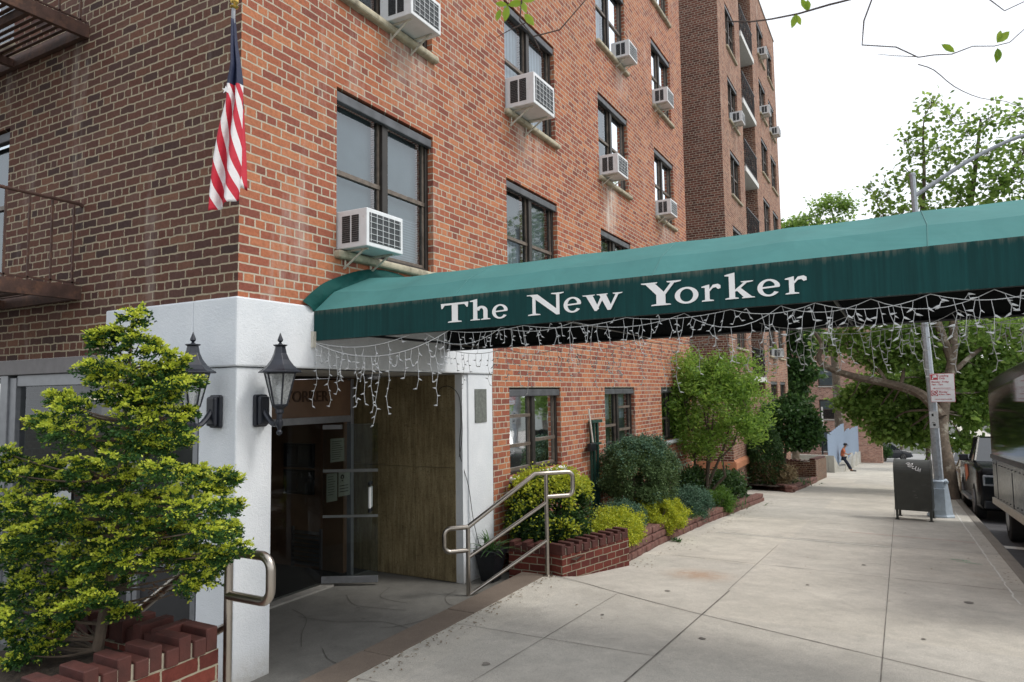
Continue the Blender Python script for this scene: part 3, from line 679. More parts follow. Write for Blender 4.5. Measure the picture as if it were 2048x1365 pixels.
# notices on the fixed glass, directories and louver on the lobby panel
def plate(name, mat, parent, y0, y1, z0, z1, x=-1.44): return MB().box(x-.002, x, y0, y1, z0, z1).build(name, mat, parent)
plate('notice', M_paper, part, 2.56, 2.80, -.80, -.52); nt2 = plate('notice', M_paper, part, 2.50, 2.68, -1.26, -.93); nt3 = plate('notice', M_paper, part, 2.70, 2.90, -1.22, -.93)
text('printing', '8', M_ink, nt3, basis((0, 1, 0), (0, 0, 1), (-1.438, 2.73, -1.06)), .14, .0005, bold=.004)
g = MB()
for i in range(3): g.box(-1.4395, -1.4385, 2.72, 2.87, -1.10-.035*i, -1.09-.035*i)
g.build('printing', M_ink, nt3)
g = MB()
for i in range(9): g.box(-1.4395, -1.4385, 2.585, 2.585+random.uniform(.12, .19), -.56-.026*i, -.553-.026*i)
for i in range(8): g.box(-1.4395, -1.4385, 2.52, 2.52+random.uniform(.08, .14), -.97-.03*i, -.964-.03*i)
g.build('printing', M_ink, nt2)
for z0, z1 in ((-.93, -.62), (-1.27, -.96)):
    d = MB().box(-2.62, -2.10, 2.94, 2.98, z0, z1).build('directory_board', M_blackm, bld, bevel=.006)
    MB().box(-2.58, -2.37, 2.935, 2.939, z0+.04, z1-.04).build('directory_glass', plain('dark_directory', (.03, .03, .035), .2), d)
    MB().box(-2.34, -2.14, 2.935, 2.939, z0+.04, z1-.04).build('directory_glass', plain('slate_directory', (.05, .055, .06), .25), d)
g = MB()
for i in range(8): g.obox((-2.22, 2.955, -1.75-.055*i), (.24, 0, 0), (0, .02, .012), (0, .003, .004))
g.box(-2.48, -2.45, 2.95, 2.98, -2.19, -1.69); g.box(-1.99, -1.96, 2.95, 2.98, -2.19, -1.69)
g.build('louver', plain('louver_metal', (.10, .10, .105), .5, .3), bld)
MB().lathe([(.09, 0), (.10, -.02), (.085, -.05), (.03, -.065)], (-.62, 2.35, .225), 20).build('recess_light', M_alu, bld, smooth=True)

# --- storefront under the side wall
g = MB(); g.box(-12, -1.72, -.03, .2, .245, .392); g.build('fascia', M_stuccogrey, bld, bevel=.006)
g = MB()
g.box(-3.50, -3.36, -.01, .12, -2.4, .245); g.box(-3.36, -3.24, .01, .12, -2.4, .22); g.box(-3.24, -.44, .02, .12, .13, .245); g.box(-3.24, -1.30, .02, .12, -1.42, -1.34); g.box(-3.24, -1.30, .02, .12, -2.3, -2.2)
for x in (-1.36, -1.28, -.53): g.box(x, x+.06, .015, .12, -2.3, .13)
g.box(-1.22, -.53, .02, .1, -1.40, -1.33)
g.build('storefront_frame', M_alu, bld, bevel=.006)
sf = MB().quad((-3.24, .06, -1.34), (-.44, .06, -1.34), (-.44, .06, .13), (-3.24, .06, .13)).build('storefront_glass', M_shopglass, bld)
MB().box(-3.24, -.5, .05, .08, -2.2, -1.42).build('storefront_panel', plain('panel_dark', (.025, .025, .028), .4), bld)
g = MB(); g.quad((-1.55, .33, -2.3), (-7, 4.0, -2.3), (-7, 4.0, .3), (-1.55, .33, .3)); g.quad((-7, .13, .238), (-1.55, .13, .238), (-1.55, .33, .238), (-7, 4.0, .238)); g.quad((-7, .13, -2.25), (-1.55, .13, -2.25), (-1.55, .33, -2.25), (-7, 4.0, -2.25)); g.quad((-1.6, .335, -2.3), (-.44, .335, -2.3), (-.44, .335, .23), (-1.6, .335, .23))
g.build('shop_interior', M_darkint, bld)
MB().quad((-3.75, .13, -2.25), (-3.75, 1.75, -2.25), (-3.75, 1.75, .237), (-3.75, .13, .237)).build('shop_brick_wall', M_sbrick, bld)
g = MB(); g.box(-3.7, -2.3, .70, .73, .08, .10); g.box(-3.7, -3.6, 1.1, 1.2, -2.2, .1); g.build('shop_fittings', plain('pale_fitting', (.35, .38, .40), .6), bld)
em = bpy.data.materials.new('lit_lamp'); em.use_nodes = True; e_ = em.node_tree.nodes['Principled BSDF']; e_.inputs['Emission Color'].default_value = (1, .86, .62, 1); e_.inputs['Emission Strength'].default_value = 1.2; e_.inputs['Base Color'].default_value = (.8, .7, .5, 1)
for x, y in ((-3.85, .9), (-4.05, 1.3)): MB().lathe([(.13, -.06), (.14, -.04), (.05, -.01), (.01, 0)], (x+.6, y, .05), 16).build('shop_lamp', em, bld, smooth=True)
pn = MB().box(-2.62, -2.28, .045, .048, -1.02, -.60).build('window_notice', M_paperw, bld)
text('printing', 'NYC', M_ink, pn, basis((1, 0, 0), (0, 0, 1), (-2.60, .044, -.70)), .085, .0005, bold=.003)
pn = MB().box(-.86, -.62, .045, .048, -.78, -.54).build('window_notice', M_paper, bld)
MB().box(-1.75, -1.5, .045, .048, -1.15, -.98).build('window_notice', M_paperw, bld)

# ------------------------------------------------------------ window air conditioners
def make_ac():
    r = thing('air_conditioner', 'x', 'air conditioner', (0, 0, 0), 'air conditioners in the windows of the brick apartment house')
    b = MB().box(-.06, .35, 0, .53, 0, .355).build('casing', M_whiteplas, r, bevel=.008)
    g = MB()
    for y in (-.003,):
        for (a0, a1) in ((.055, .150), (.170, .255)):
            for k in range(13): g.box(a0, a1, -.004, .004, .05+k*.0195, .05+k*.0195+.0165)
    g.build('side_louvers', M_fins, b)
    g = MB().box(.346, .353, .035, .495, .04, .315); g.build('coil', M_fins, b)
    g = MB()
    for k in range(5): g.box(.353, .359, .04+.0, .49, .06+k*.055, .0635+k*.055)
    for k in range(6): g.box(.3531, .3592, .05+k*.085, .0535+k*.085, .045, .315)
    g.build('guard_grille', M_whiteplas, b)
    for y in (.08, .44):
        g = MB(); g.tube([(.0, y, -.17), (.26, y, -.006)], .011, 6); g.tube([(-.02, y, -.008), (.30, y, -.008)], .011, 6); g.tube([(.02, y, -.17), (.02, y, -.0)], .009, 6)
        g.build('bracket', M_offwhite, r)
    return r
AC0 = make_ac()
acs = [(1.80, SILLS[1], 0, 'white air conditioner cut by the top edge of the photo, in the first window column', 1.0),
       (1.12, SILLS[0], 0, 'white air conditioner in the large window just above the near end of the green canopy', 1.0),
       (4.40, SILLS[1], 0, 'big white air conditioner on angled brackets, right of the flag in the second window column', 1.22),
       (8.72, SILLS[2]-.0, 0, 'small white air conditioner in the top window of the third column, long bracket beneath', .9),
       (7.83, SILLS[1], 0, 'aged white air conditioner above a pale water stain in the third window column', 1.0),
       (11.2, SILLS[2], 0, 'upper air conditioner of the two in the fourth window column', .95),
       (11.2, SILLS[1], 0, 'lower air conditioner of the two in the fourth window column', .95),
       (19.95, 8.94, .03, 'white air conditioner on the far wing left of the balconies', 1.0),
       (26.2, 13.95, .03, 'topmost air conditioner on the far wing right of the balconies', .95),
       (26.2, 11.42, .03, 'air conditioner on the far wing between the topmost one and the pair lower down', 1.0),
       (28.9, 11.40, .03, 'air conditioner in the last window column of the far wing', 1.0),
       (26.9, 1.30, .03, 'small air conditioner on the far wing seen beneath the canopy edge', 1.0)]
for i, (y, z, x, lb, s) in enumerate(acs):
    o = AC0 if i == 0 else copy_tree(AC0)
    o.location = (x, y, z+.004); o.scale = (s, s, s); o['label'] = lb

# ------------------------------------------------------------ fire escapes on the side wall
def fire_escape(z, lb):
    r = thing('fire_escape', lb, 'fire escape', (-2.13, 0, z), 'fire escapes on the dark brick side wall')
    x0, x1, y0 = -6.2, -2.13, -1.05
    g = MB(); g.box(x1-.05, x1, y0, 0, z-.13, z); g.box(x0, x1-.05, y0, y0+.05, z-.13, z); g.box(x0, x1-.05, -.06, -.01, z-.13, z-.01)
    g.box(x0, x1-.05, -.55, -.51, z-.13, z-.045); g.box(x1-1.3, x1-1.25, y0+.05, -.06, z-.13, z-.045)
    g.build('deck_frame', M_rust, r, bevel=.004)
    g = MB(); n = 14
    for i in range(n): y = y0+.08+i*(.9/n); g.box(x0, x1-.06, y, y+.035, z-.04, z-.032)
    g.build('deck_slats', M_rust, r)
    g = MB(); zt = z+.78
    g.tube([(x1-.02, y0, zt), (x1-.02, -.03, zt)], .016, 8); g.tube([(x0, y0, zt), (x1-.02, y0, zt)], .016, 8); g.tube([(x1-.02, -.03, zt), (x1-.02, .0, zt-.02)], .02, 8)
    for i in range(6): y = y0+.02+i*.19; g.box(x1-.028, x1-.012, y-.008, y+.008, z, zt)
    for i in range(20): x = x0+i*.2; g.box(x-.008, x+.008, y0-.006, y0+.01, z, zt)
    g.box(x1-.028, x1-.012, y0+.05, -.02, z+.02, z+.035)
    g.build('railing', M_rust, r)
    g = MB()
    for y in (-.1,): g.tube([(x1-.02, y, z-.13), (x1-.02, -.02, z-.30)], .012, 6)
    return r
fire_escape(1.05, 'rusty brown fire escape balcony beside the dark brick wall, lower of the two')
fire_escape(3.58, 'rusty brown fire escape balcony at the top left corner, seen from beneath through its slats')

# ------------------------------------------------------------ wall lanterns
def lantern(loc, rz, lb):
    r = thing('wall_lantern', lb, 'lantern', loc, 'black lanterns on the white pillar', rz)
    # local frame: wall at x = 0, lantern hangs at x = .23; z = 0 at lantern glass base
    K = dict(world=False)
    MB().box(0, .035, -.068, .068, -.17, .09).build('back_plate', M_lamp, r, bevel=.022, seg=3, **K)
    MB().box(.035, .075, -.052, .052, -.155, .075).build('junction_box', M_lamp, r, bevel=.018, seg=3, **K)
    g = MB(); g.tube(smooth([(.05, 0, -.02), (.11, 0, -.10), (.17, 0, -.145), (.225, 0, -.13), (.235, 0, -.06)]), [.022]*25, 8)
    g.lathe([(.004, -.235), (.02, -.225), (.024, -.205), (.012, -.19), (.02, -.17), (.03, -.15), (.028, -.12), (.018, -.11), (.02, -.07), (.032, -.055), (.03, -.03), (.05, -.01), (.052, 0)], (.235, 0, 0), 14)
    g.build('bracket', M_lamp, r, smooth=True, **K)
    c = (.235, 0)
    rb, rt, hh = .056, .122, .262; n = 6
    g = MB()
    for k in range(n):
        a = 2*PI*(k+.5)/n; ca, sa = math.cos(a), math.sin(a)
        g.tube([(c[0]+rb*ca, sa*rb, 0), (c[0]+rt*ca, sa*rt, hh)], .0075, 6)
    for (rr, z) in ((rb, .003), (rt, hh-.004)):
        pts = [(c[0]+rr*math.cos(2*PI*(k+.5)/n), rr*math.sin(2*PI*(k+.5)/n), z) for k in range(n)]; g.tube(pts, .009, 6, close=True)
    g.build('cage', M_lamp, r, **K)
    g = MB()
    for k in range(n):
        a, b = 2*PI*(k+.5)/n, 2*PI*(k+1.5)/n
        P = lambda rr, an, z: (c[0]+rr*math.cos(an), rr*math.sin(an), z)
        g.quad(P(rb, a, .004), P(rb, b, .004), P(rt-.002, b, hh-.003), P(rt-.002, a, hh-.003))
    pn = g.build('panes', M_lampglass, r, **K)
    MB().lathe([(.012, .01), (.014, .06), (.03, .10), (.03, .15), (.012, .17)], (c[0], 0, 0), 10).build('bulb', M_whiteplas, r, smooth=True, **K)
    # concave six-sided roof
    prof = [(.172, hh-.004), (.172, hh+.006), (.142, hh+.024), (.105, hh+.058), (.074, hh+.10), (.052, hh+.15), (.042, hh+.20), (.042, hh+.205)]
    g = MB(); vs = []; fs = []
    for rr, z in prof:
        for k in range(n): a = 2*PI*(k+.5)/n; vs.append((c[0]+rr*math.cos(a), rr*math.sin(a), z))
    for i in range(len(prof)-1):
        for k in range(n): fs.append((i*n+k, i*n+(k+1) % n, (i+1)*n+(k+1) % n, (i+1)*n+k))
    fs += [tuple(range(n)), tuple((len(prof)-1)*n+k for k in range(n))]
    g.add(vs, fs); g.build('roof', M_lamp, r, bevel=.003, **K)
    MB().lathe([(.035, hh+.2), (.055, hh+.212), (.055, hh+.218), (.02, hh+.222), (.008, hh+.235), (.022, hh+.25), (.02, hh+.262), (.001, hh+.315)], (c[0], 0, 0), 10).build('finial', M_lamp, r, smooth=True, **K)
    return r
lantern((0, .22, -.075), 0, 'black coach lantern to the right of the white pillar corner, beside the dark entrance')
lantern((-.21, 0, -.075), -PI/2, 'black coach lantern to the left of the white pillar corner, partly behind the golden shrub')
# plaque and loose cable
pq = MB().box(.0005, .012, 3.50, 3.77, -.36, .05).build('wall_plaque', M_greyplaq, bevel=.004); tag(pq, 'weathered grey plaque on the white pier beside the first ground floor window', 'plaque')
g = MB(); g.tube(smooth([(-.35, 3.22, -.08), (-.3, 3.2, .06), (-.15, 3.2, .08), (-.05, 3.24, -.05), (-.03, 3.24, -.35), (-.05, 3.24, -.7), (.01, 3.33, -1.1), (.03, 3.40, -1.5), (.03, 3.55, -1.85), (.1, 3.6, -2.0)]), .0045, 6)
g.tube(smooth([(-.02, 3.28, .24), (-.03, 3.26, -.1), (-.02, 3.25, -.5), (-.06, 3.24, -.75)]), .004, 6)
tag(g.build('loose_cable', M_cable), 'black cable hooked beside the travertine wall and hanging down the white pier', 'cable')

# ------------------------------------------------------------ entrance canopy
def canvas(name, c, streak=None, rough=.55, wr=.15):
    m, t, p, o = nodes(name); P = pos(t)
    n = noise(t, 1.6, 5, P, .6); r = rampnode(t, [(.3, tuple(x*.86 for x in c)), (.7, tuple(x*1.1 for x in c))], n.outputs[0]); col = r.outputs[0]
    if streak:
        mp = t.nodes.new('ShaderNodeMapping'); mp.inputs['Scale'].default_value = (38, 38, 1.6); t.links.new(P, mp.inputs[0])
        s = noise(t, 1, 4, mp.outputs[0], .65); s2 = noise(t, 1.3, 3, P)
        sp = t.nodes.new('ShaderNodeSeparateXYZ'); t.links.new(P, sp.inputs[0])
        zz = mth(t, 'SUBTRACT', sp.outputs[2], mth(t, 'MULTIPLY', sp.outputs[0], .0096))
        top = t.nodes.new('ShaderNodeMapRange'); top.inputs['From Min'].default_value = .56; top.inputs['From Max'].default_value = .745; t.links.new(zz, top.inputs[0])
        k = mth(t, 'MULTIPLY', mth(t, 'POWER', top.outputs[0], 2.2), s.outputs[0]); bot = t.nodes.new('ShaderNodeMapRange'); bot.inputs['From Min'].default_value = .505; bot.inputs['From Max'].default_value = .48; t.links.new(zz, bot.inputs[0])
        k = mth(t, 'ADD', k, mth(t, 'MULTIPLY', bot.outputs[0], mth(t, 'MULTIPLY', s.outputs[0], .7)))
        kr = rampnode(t, [(.30, (0, 0, 0)), (.72, (1, 1, 1))], mth(t, 'ADD', k, mth(t, 'MULTIPLY', mth(t, 'SUBTRACT', s2.outputs[0], .5), .3)))
        col = mixc(t, mth(t, 'MULTIPLY', kr.outputs[0], .55), col, streak)
        sr = rampnode(t, [(.35, (.72, .72, .72)), (.7, (1.25, 1.25, 1.25))], s.outputs[0]); col = mixc(t, .7, col, sr.outputs[0], 'MULTIPLY')
    t.links.new(col, p.inputs['Base Color']); p.inputs['Roughness'].default_value = .75; p.inputs['Specular IOR Level'].default_value = .2
    w = noise(t, 2.2, 3, P, .5, .8); b = bumpn(t, w.outputs[0], wr, .08); t.links.new(b.outputs[0], p.inputs['Normal'])
    return m
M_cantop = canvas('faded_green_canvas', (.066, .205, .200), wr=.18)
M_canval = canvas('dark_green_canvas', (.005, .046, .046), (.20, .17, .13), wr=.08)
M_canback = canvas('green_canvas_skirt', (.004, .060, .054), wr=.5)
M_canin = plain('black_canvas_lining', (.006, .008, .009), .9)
can = thing('entrance_canopy', 'long green canvas entrance canopy lettered The New Yorker, reaching over the pavement', 'canopy', (0, 1.85, .48))
SL = .0096
def csec(x):
    h = SL*x; return [(.80, .74+h), (1.0, .905+h), (1.42, 1.085+h), (1.85, 1.10+h), (2.28, 1.085+h), (2.70, .905+h), (2.90, .74+h)]
XS = [.48, .9]+[1.5+i*.8 for i in range(7)]
mb = MB()
for k in range(6):
    for i in range(len(XS)-1):
        for j in range(3):
            x0 = XS[i]+(XS[i+1]-XS[i])*j/3; x1 = XS[i]+(XS[i+1]-XS[i])*(j+1)/3
            sag = lambda x, i=i: .010*math.sin(PI*(x-XS[i])/(XS[i+1]-XS[i]))
            a, b = csec(x0), csec(x1)
            mb.quad((x0, a[k][0], a[k][1]-sag(x0)), (x1, b[k][0], b[k][1]-sag(x1)), (x1, b[k+1][0], b[k+1][1]-sag(x1)), (x0, a[k+1][0], a[k+1][1]-sag(x0)))
# shoulder that narrows to the wall
wp = [(.755, .735), (.93, .86), (1.3, .96), (1.85, .99), (2.4, .96), (2.77, .86), (2.945, .735)]
m_ = [(.02, .80, .74), (.07, 1.0, .935), (.13, 1.42, 1.115), (.15, 1.85, 1.15), (.13, 2.28, 1.115), (.07, 2.70, .935), (.02, 2.9, .74)]
b = [(.48, y, z) for y, z in csec(.48)]
for k in range(6): mb.quad(m_[k], b[k], b[k+1], m_[k+1])
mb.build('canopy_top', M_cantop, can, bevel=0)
for x in XS[2::2]:      # sewn seams over the bows
    if x < 6.2: MB().tube([(x+.012*(k_ % 2), y, z+.001) for k_, (y, z) in enumerate(csec(x))], .0035, 5).build('canopy_seam', plain('seam_tape', (.058, .18, .175), .8), can)
# dark skirt that rises against the wall
wall = [(.02, .665, .82), (.02, .80, .93), (.02, .96, 1.03), (.02, 1.29, 1.16), (.02, 1.58, 1.235), (.02, 1.85, 1.255), (.02, 2.1, 1.235), (.02, 2.4, 1.16), (.02, 2.7, 1.03), (.02, 2.9, .93), (.02, 3.03, .82)]
inn = [(.02, .80, .735), (.04, .90, .835), (.07, 1.0, .93), (.10, 1.22, 1.025), (.135, 1.5, 1.12), (.15, 1.85, 1.145), (.135, 2.2, 1.12), (.10, 2.48, 1.025), (.07, 2.70, .93), (.04, 2.8, .835), (.02, 2.9, .735)]
mb = MB(); N = 6
def lerp3(p, q, t): return tuple(p[i]+(q[i]-p[i])*t for i in range(3))
WW = smooth(wall, 5); II = smooth(inn, 5)
rows = []
for j in range(N+1):
    t = j/N; rows.append([tuple(np.array(lerp3(WW[i], II[i], t))+np.array([.018*math.sin(PI*t)*(1+math.sin(i*1.1+t*3)*.6), 0, -.012*math.sin(PI*t)+.008*math.sin(i*1.9+t*4)*math.sin(PI*t)])) for i in range(len(WW))])
for j in range(N):
    for i in range(len(WW)-1): mb.quad(rows[j][i], rows[j][i+1], rows[j+1][i+1], rows[j+1][i])
mb.build('canopy_skirt', M_canback, can, smooth=True)
mb = MB(); mb.quad((.02, .665, .82), (.02, .80, .735), (.02, .80, .735), (.06, .78, .74))
XE = 6.3
def val(y, mat, off, name, z0=.48, z1=.745, zoff=0):
    mb = MB(); n = 60
    for i in range(n):
        x0, x1 = .02+(XE-.02)*i/n, .02+(XE-.02)*(i+1)/n
        f = lambda x: .004*math.sin(x*7)
        mb.quad((x0, y+off+f(x0)*(1), z0+SL*x0), (x1, y+off+f(x1), z0+SL*x1), (x1, y+off, z1+SL*x1), (x0, y+off, z1+SL*x0))
    return mb.build(name, mat, can)
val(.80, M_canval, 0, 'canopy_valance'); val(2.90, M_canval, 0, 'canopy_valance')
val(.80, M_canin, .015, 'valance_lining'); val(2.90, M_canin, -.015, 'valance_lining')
mb = MB(); mb.quad((XE, .8, .48+SL*XE), (XE, 2.9, .48+SL*XE), (XE, 2.9, .74+SL*XE), (XE, .8, .74+SL*XE)); c_ = csec(XE); mb.add([(XE, y, z) for y, z in c_], [tuple(range(7))]); mb.build('canopy_end', M_canval, can)
mb = MB()
for k in range(6):
    mb.quad(*[(x, csec(x)[q][0]*.985+.028, csec(x)[q][1]-.03) for x, q in ((.4, k), (XE, k), (XE, k+1), (.4, k+1))])
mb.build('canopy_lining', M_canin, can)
mb = MB()
for y in (.835, 2.865): mb.tube([(.03, y, .492), (XE-.02, y, .492+SL*XE)], .013, 8)
for x in [.5]+XS[2:]:
    if x < XE: mb.tube([(x, .84, .50+SL*x)]+[(x, y*.97+.055, z-.045) for y, z in csec(x)]+[(x, 2.86, .50+SL*x)], .012, 6)
for x in (.55, 2.4, 4.2, 5.9): mb.tube([(x, .84, .50+SL*x), (x, 2.86, .50+SL*x)], .012, 6)
mb.build('canopy_frame', M_blackm, can)
mb = MB()
for y in (.85, 2.85): mb.tube([(6.2, y, -2.15), (6.2, y, .53)], .025, 10); mb.lathe([(.06, 0), (.06, .01), (.03, .03)], (6.2, y, -2.2), 12)
# feet stand at the kerb outside the frame
mb.build('canopy_post', M_alu, can, smooth=True)
MB().box(.022, .05, .765, .80, .42, .56).build('wall_bracket', M_offwhite, can)
# lettering on the valance, built from serif strokes
LY = .793
def glyph(ch, x, z, w, h, sk=0):
    """serif letters in a wide bold face; x,z lower-left on the baseline, w,h size"""
    mb = MB(); cnt = [0]
    def poly(pts):
        cnt[0] += 1; y = LY-.0004*cnt[0]
        P = [(x+px*w, y, z+pz*h+SL*px*w) for px, pz in pts]
        mb.prism(P, (0, .002, 0))
    def rect(a, b, c, d): poly([(a, c), (b, c), (b, d), (a, d)])
    def serif(a, b, zz, t=.05, up=True):
        s = 1 if up else -1; poly([(a, zz), (b, zz), (b-.015, zz+s*t), ((a+b)/2+.12*(b-a), zz+s*t*1.8), ((a+b)/2-.12*(b-a), zz+s*t*1.8), (a+.015, zz+s*t)])
    def ring(cx, cz, rx, rz, tx, tz, a0=0, a1=360, n=36):
        q = []
        for i in range(n+1):
            a = math.radians(a0+(a1-a0)*i/n); q.append(((cx+rx*math.cos(a), cz+rz*math.sin(a)), (cx+(rx-tx)*math.cos(a), cz+(rz-tz)*math.sin(a))))
        cnt[0] += 1; y = LY-.0004*cnt[0]; vs = []; fs = []
        for (o_, i_) in q:
            for p in (o_, i_):
                for yy in (y, y+.002): vs.append((x+p[0]*w, yy, z+p[1]*h+SL*p[0]*w))
        for k in range(n):
            A, B_ = 4*k, 4*(k+1)
            fs += [(A, A+2, B_+2, B_), (A+1, B_+1, B_+3, A+3), (A, B_, B_+1, A+1), (A+2, A+3, B_+3, B_+2)]
        mb.add(vs, fs)
    if ch == 'T':
        rect(.40, .62, 0, 1); poly([(.02, 1.0), (.98, 1.0), (.98, .90), (.02, .90)]); poly([(0, 1.0), (.10, 1.0), (.14, .9), (.06, .74), (.02, .74)]); poly([(1, 1.0), (.98, .74), (.94, .74), (.86, .9), (.9, 1.0)]); serif(.26, .76, 0, .05)
    elif ch == 'h':
        rect(.16, .36, 0, 1.45); poly([(.0, 1.45), (.16, 1.50), (.36, 1.56), (.36, 1.45), (.16, 1.36), (.0, 1.39)]); serif(.02, .50, 0, .06); rect(.66, .86, 0, .66); ring(.56, .62, .30, .40, .20, .17, 0, 165); serif(.54, 1.0, 0, .06)
    elif ch == 'e':
        ring(.5, .5, .5, .52, .22, .11, 25, 325, 40); poly([(.16, .46), (.96, .50), (.99, .60), (.16, .56)]); poly([(.74, .58), (.99, .58), (.95, .75), (.80, .8)])
    elif ch == 'N':
        rect(.13, .22, 0, .95); rect(.80, .89, .0, 1); poly([(.02, 1), (.28, 1), (.89, .12), (.89, -.04), (.80, -.04), (.13, .88)]); serif(.0, .36, 0, .045); serif(.66, 1.02, 1, .045, False); rect(-.02, .2, .955, 1.0)
    elif ch == 'w':
        poly([(.06, 1), (.24, 1), (.42, .1), (.34, -.03), (.30, -.03)]); poly([(.30, -.03), (.36, -.03), (.56, .86), (.50, 1)]); poly([(.42, 1), (.60, 1), (.76, .12), (.68, -.03), (.64, -.03)]); poly([(.66, -.03), (.72, -.03), (.95, 1), (.87, 1)])
        serif(-.02, .32, 1, .05, False); serif(.36, .66, 1, .05, False); serif(.78, 1.04, 1, .05, False)
    elif ch == 'Y':
        rect(.38, .62, 0, .48); poly([(.06, 1), (.32, 1), (.62, .5), (.62, .36), (.38, .36), (.38, .46)]); poly([(.80, 1), (.90, 1), (.62, .45), (.52, .45)]); serif(.24, .76, 0, .045); serif(-.02, .42, 1, .045, False); serif(.66, 1.04, 1, .045, False)
    elif ch == 'o': ring(.5, .5, .5, .53, .22, .12)
    elif ch == 'r':
        rect(.18, .42, 0, .92); poly([(0, .92), (.18, .97), (.42, 1.02), (.42, .88), (.18, .84), (0, .86)]); serif(.0, .64, 0, .06); poly([(.40, .70), (.60, .98), (.86, 1.02), (1.0, .92), (1.0, .74), (.86, .70), (.76, .82), (.60, .80), (.42, .58)])
    elif ch == 'k':
        rect(.14, .34, 0, 1.45); poly([(0, 1.45), (.14, 1.5), (.34, 1.56), (.34, 1.42), (.14, 1.36), (0, 1.39)]); serif(.0, .46, 0, .06); poly([(.32, .42), (.42, .46), (.80, .98), (.68, .98), (.34, .54)]); poly([(.38, .52), (.52, .64), (.92, .04), (.64, .04)]); serif(.56, 1.0, 0, .05); serif(.54, .96, 1.0, .05, False)
    return mb
for ch, x, z, w, h in (('T', 1.384, .552, .256, .152), ('h', 1.654, .556, .184, .105), ('e', 1.852, .557, .137, .105), ('N', 2.158, .560, .287, .152), ('e', 2.446, .562, .138, .108), ('w', 2.598, .563, .283, .112),
                      ('Y', 3.028, .564, .260, .158), ('o', 3.252, .567, .156, .104), ('r', 3.428, .569, .122, .106), ('k', 3.577, .571, .183, .108), ('e', 3.775, .573, .136, .104), ('r', 3.938, .575, .124, .106)):
    glyph(ch, x, z, w, h).build('letter', M_white if 'canopy_white' not in MATS else MATS['canopy_white'], can)

# ------------------------------------------------------------ icicle light strings
BULB = None
def icicle(name_lb, wire_pts, drops, fine=1.0, grp='strings of icicle lights under the canopy'):
    global BULB
    P0 = Vector(wire_pts[0]); t = thing('light_string', name_lb, 'string lights', P0, grp)
    mb = MB(); mb.tube(wire_pts, .0034*fine, 5)
    bl = []
    for (p, L) in drops:
        p = Vector(p); n = max(2, int(L/.065)); pts = [p]; cur = p.copy(); sx = random.choice((-1, 1))
        curl = random.random() < .12
        for i in range(n):
            sx = -sx if random.random() < .7 else sx
            dz = -L/n*random.uniform(.7, 1.2)
            if curl and i == n-2: dz = .03
            cur = cur+Vector((sx*random.uniform(.004, .020), random.uniform(-.010, .010), dz)); pts.append(cur.copy())
            bl.append((cur.copy(), Vector((sx*random.uniform(.5, 1), random.uniform(-.4, .4), random.uniform(-.7, .2))).normalized()))
        mb.tube(pts, .0022*fine, 4)
    mb.build('wire', M_wire, t)
    for i, (p, d) in enumerate(bl[:95]):
        if BULB is None:
            b = MB(); b.tube([(0, 0, 0), (0, 0, .012), (0, 0, .016), (0, 0, .034)], [.006, .0068, .0048, .001], 6); BULB = b.build('bulb', M_wire, None); o = BULB
        else: o = BULB.copy(); COL.objects.link(o)
        o.parent = t; o.scale = (fine, fine, fine); o.location = p-P0; o.rotation_euler = d.to_track_quat('Z', 'Y').to_euler()
    if len(bl) > 95:
        b = MB()
        for p, d in bl[95:]: b.tube([p, p+d*.014, p+d*.036], [.0066, .006, .001], 5)
        tag(b.build('bulbs', M_wire, t), kind='stuff')
def sagline(p, q, sag, n=14):
    p, q = Vector(p), Vector(q); return [tuple(p+(q-p)*i/n+Vector((0, 0, -4*sag*(i/n)*(1-i/n)))) for i in range(n+1)]
def dropson(line, step, lo, hi, jit=.3):
    out = []; acc = random.uniform(0, step)
    for a, b in zip(line[:-1], line[1:]):
        a, b = Vector(a), Vector(b); L = (b-a).length
        while acc < L: out.append((tuple(a+(b-a)*acc/L), random.uniform(lo, hi))); acc += step*random.uniform(1-jit, 1+jit)
        acc -= L
    return out
l1 = sagline((.04, .80, .46), (1.45, .82, .50), .16); icicle('light string swagging lower, from the canopy corner across the dark entrance', l1, dropson(l1, .085, .10, .60))
l2 = sagline((.04, .83, .465), (1.05, .85, .49), .07); icicle('light string with the shallow swag close under the canopy corner', l2, dropson(l2, .13, .12, .36))
def run(y, xs, sag, step, lo, hi):
    L = []
    for a, b in zip(xs[:-1], xs[1:]): L += sagline((a, y, .475+SL*a), (b, y, .475+SL*b), sag*random.uniform(.5, 1.3), 8)[:-1]
    return L+[(xs[-1], y, .475+SL*xs[-1])]
la = run(.825, [1.45, 2.1, 2.9, 3.6, 4.1, 4.7, 5.3, 6.1], .05, 0, 0, 0); icicle('light string along the front edge of the canopy valance', la, dropson(la, .060, .05, .24), .68)
lb = run(2.86, [.15, .8, 1.5, 2.3, 3.1, 3.8, 4.6, 5.4, 6.1], .07, 0, 0, 0); icicle('light string along the rear edge of the canopy, hanging before the trees', lb, dropson(lb, .080, .10, .46))
ld = run(.84, [1.2, 1.9, 2.5, 3.3, 3.9, 4.4, 5.0, 5.7, 6.1], .09, 0, 0, 0); icicle('second light string tangled behind the front edge of the canopy', ld, dropson(ld, .11, .05, .20), .68)
lc = run(1.9, [3.6, 4.2, 4.9, 5.6, 6.2], .10, 0, 0, 0); icicle('light string drooping in the middle under the street end of the canopy', lc, dropson(lc, .08, .06, .30), .75)

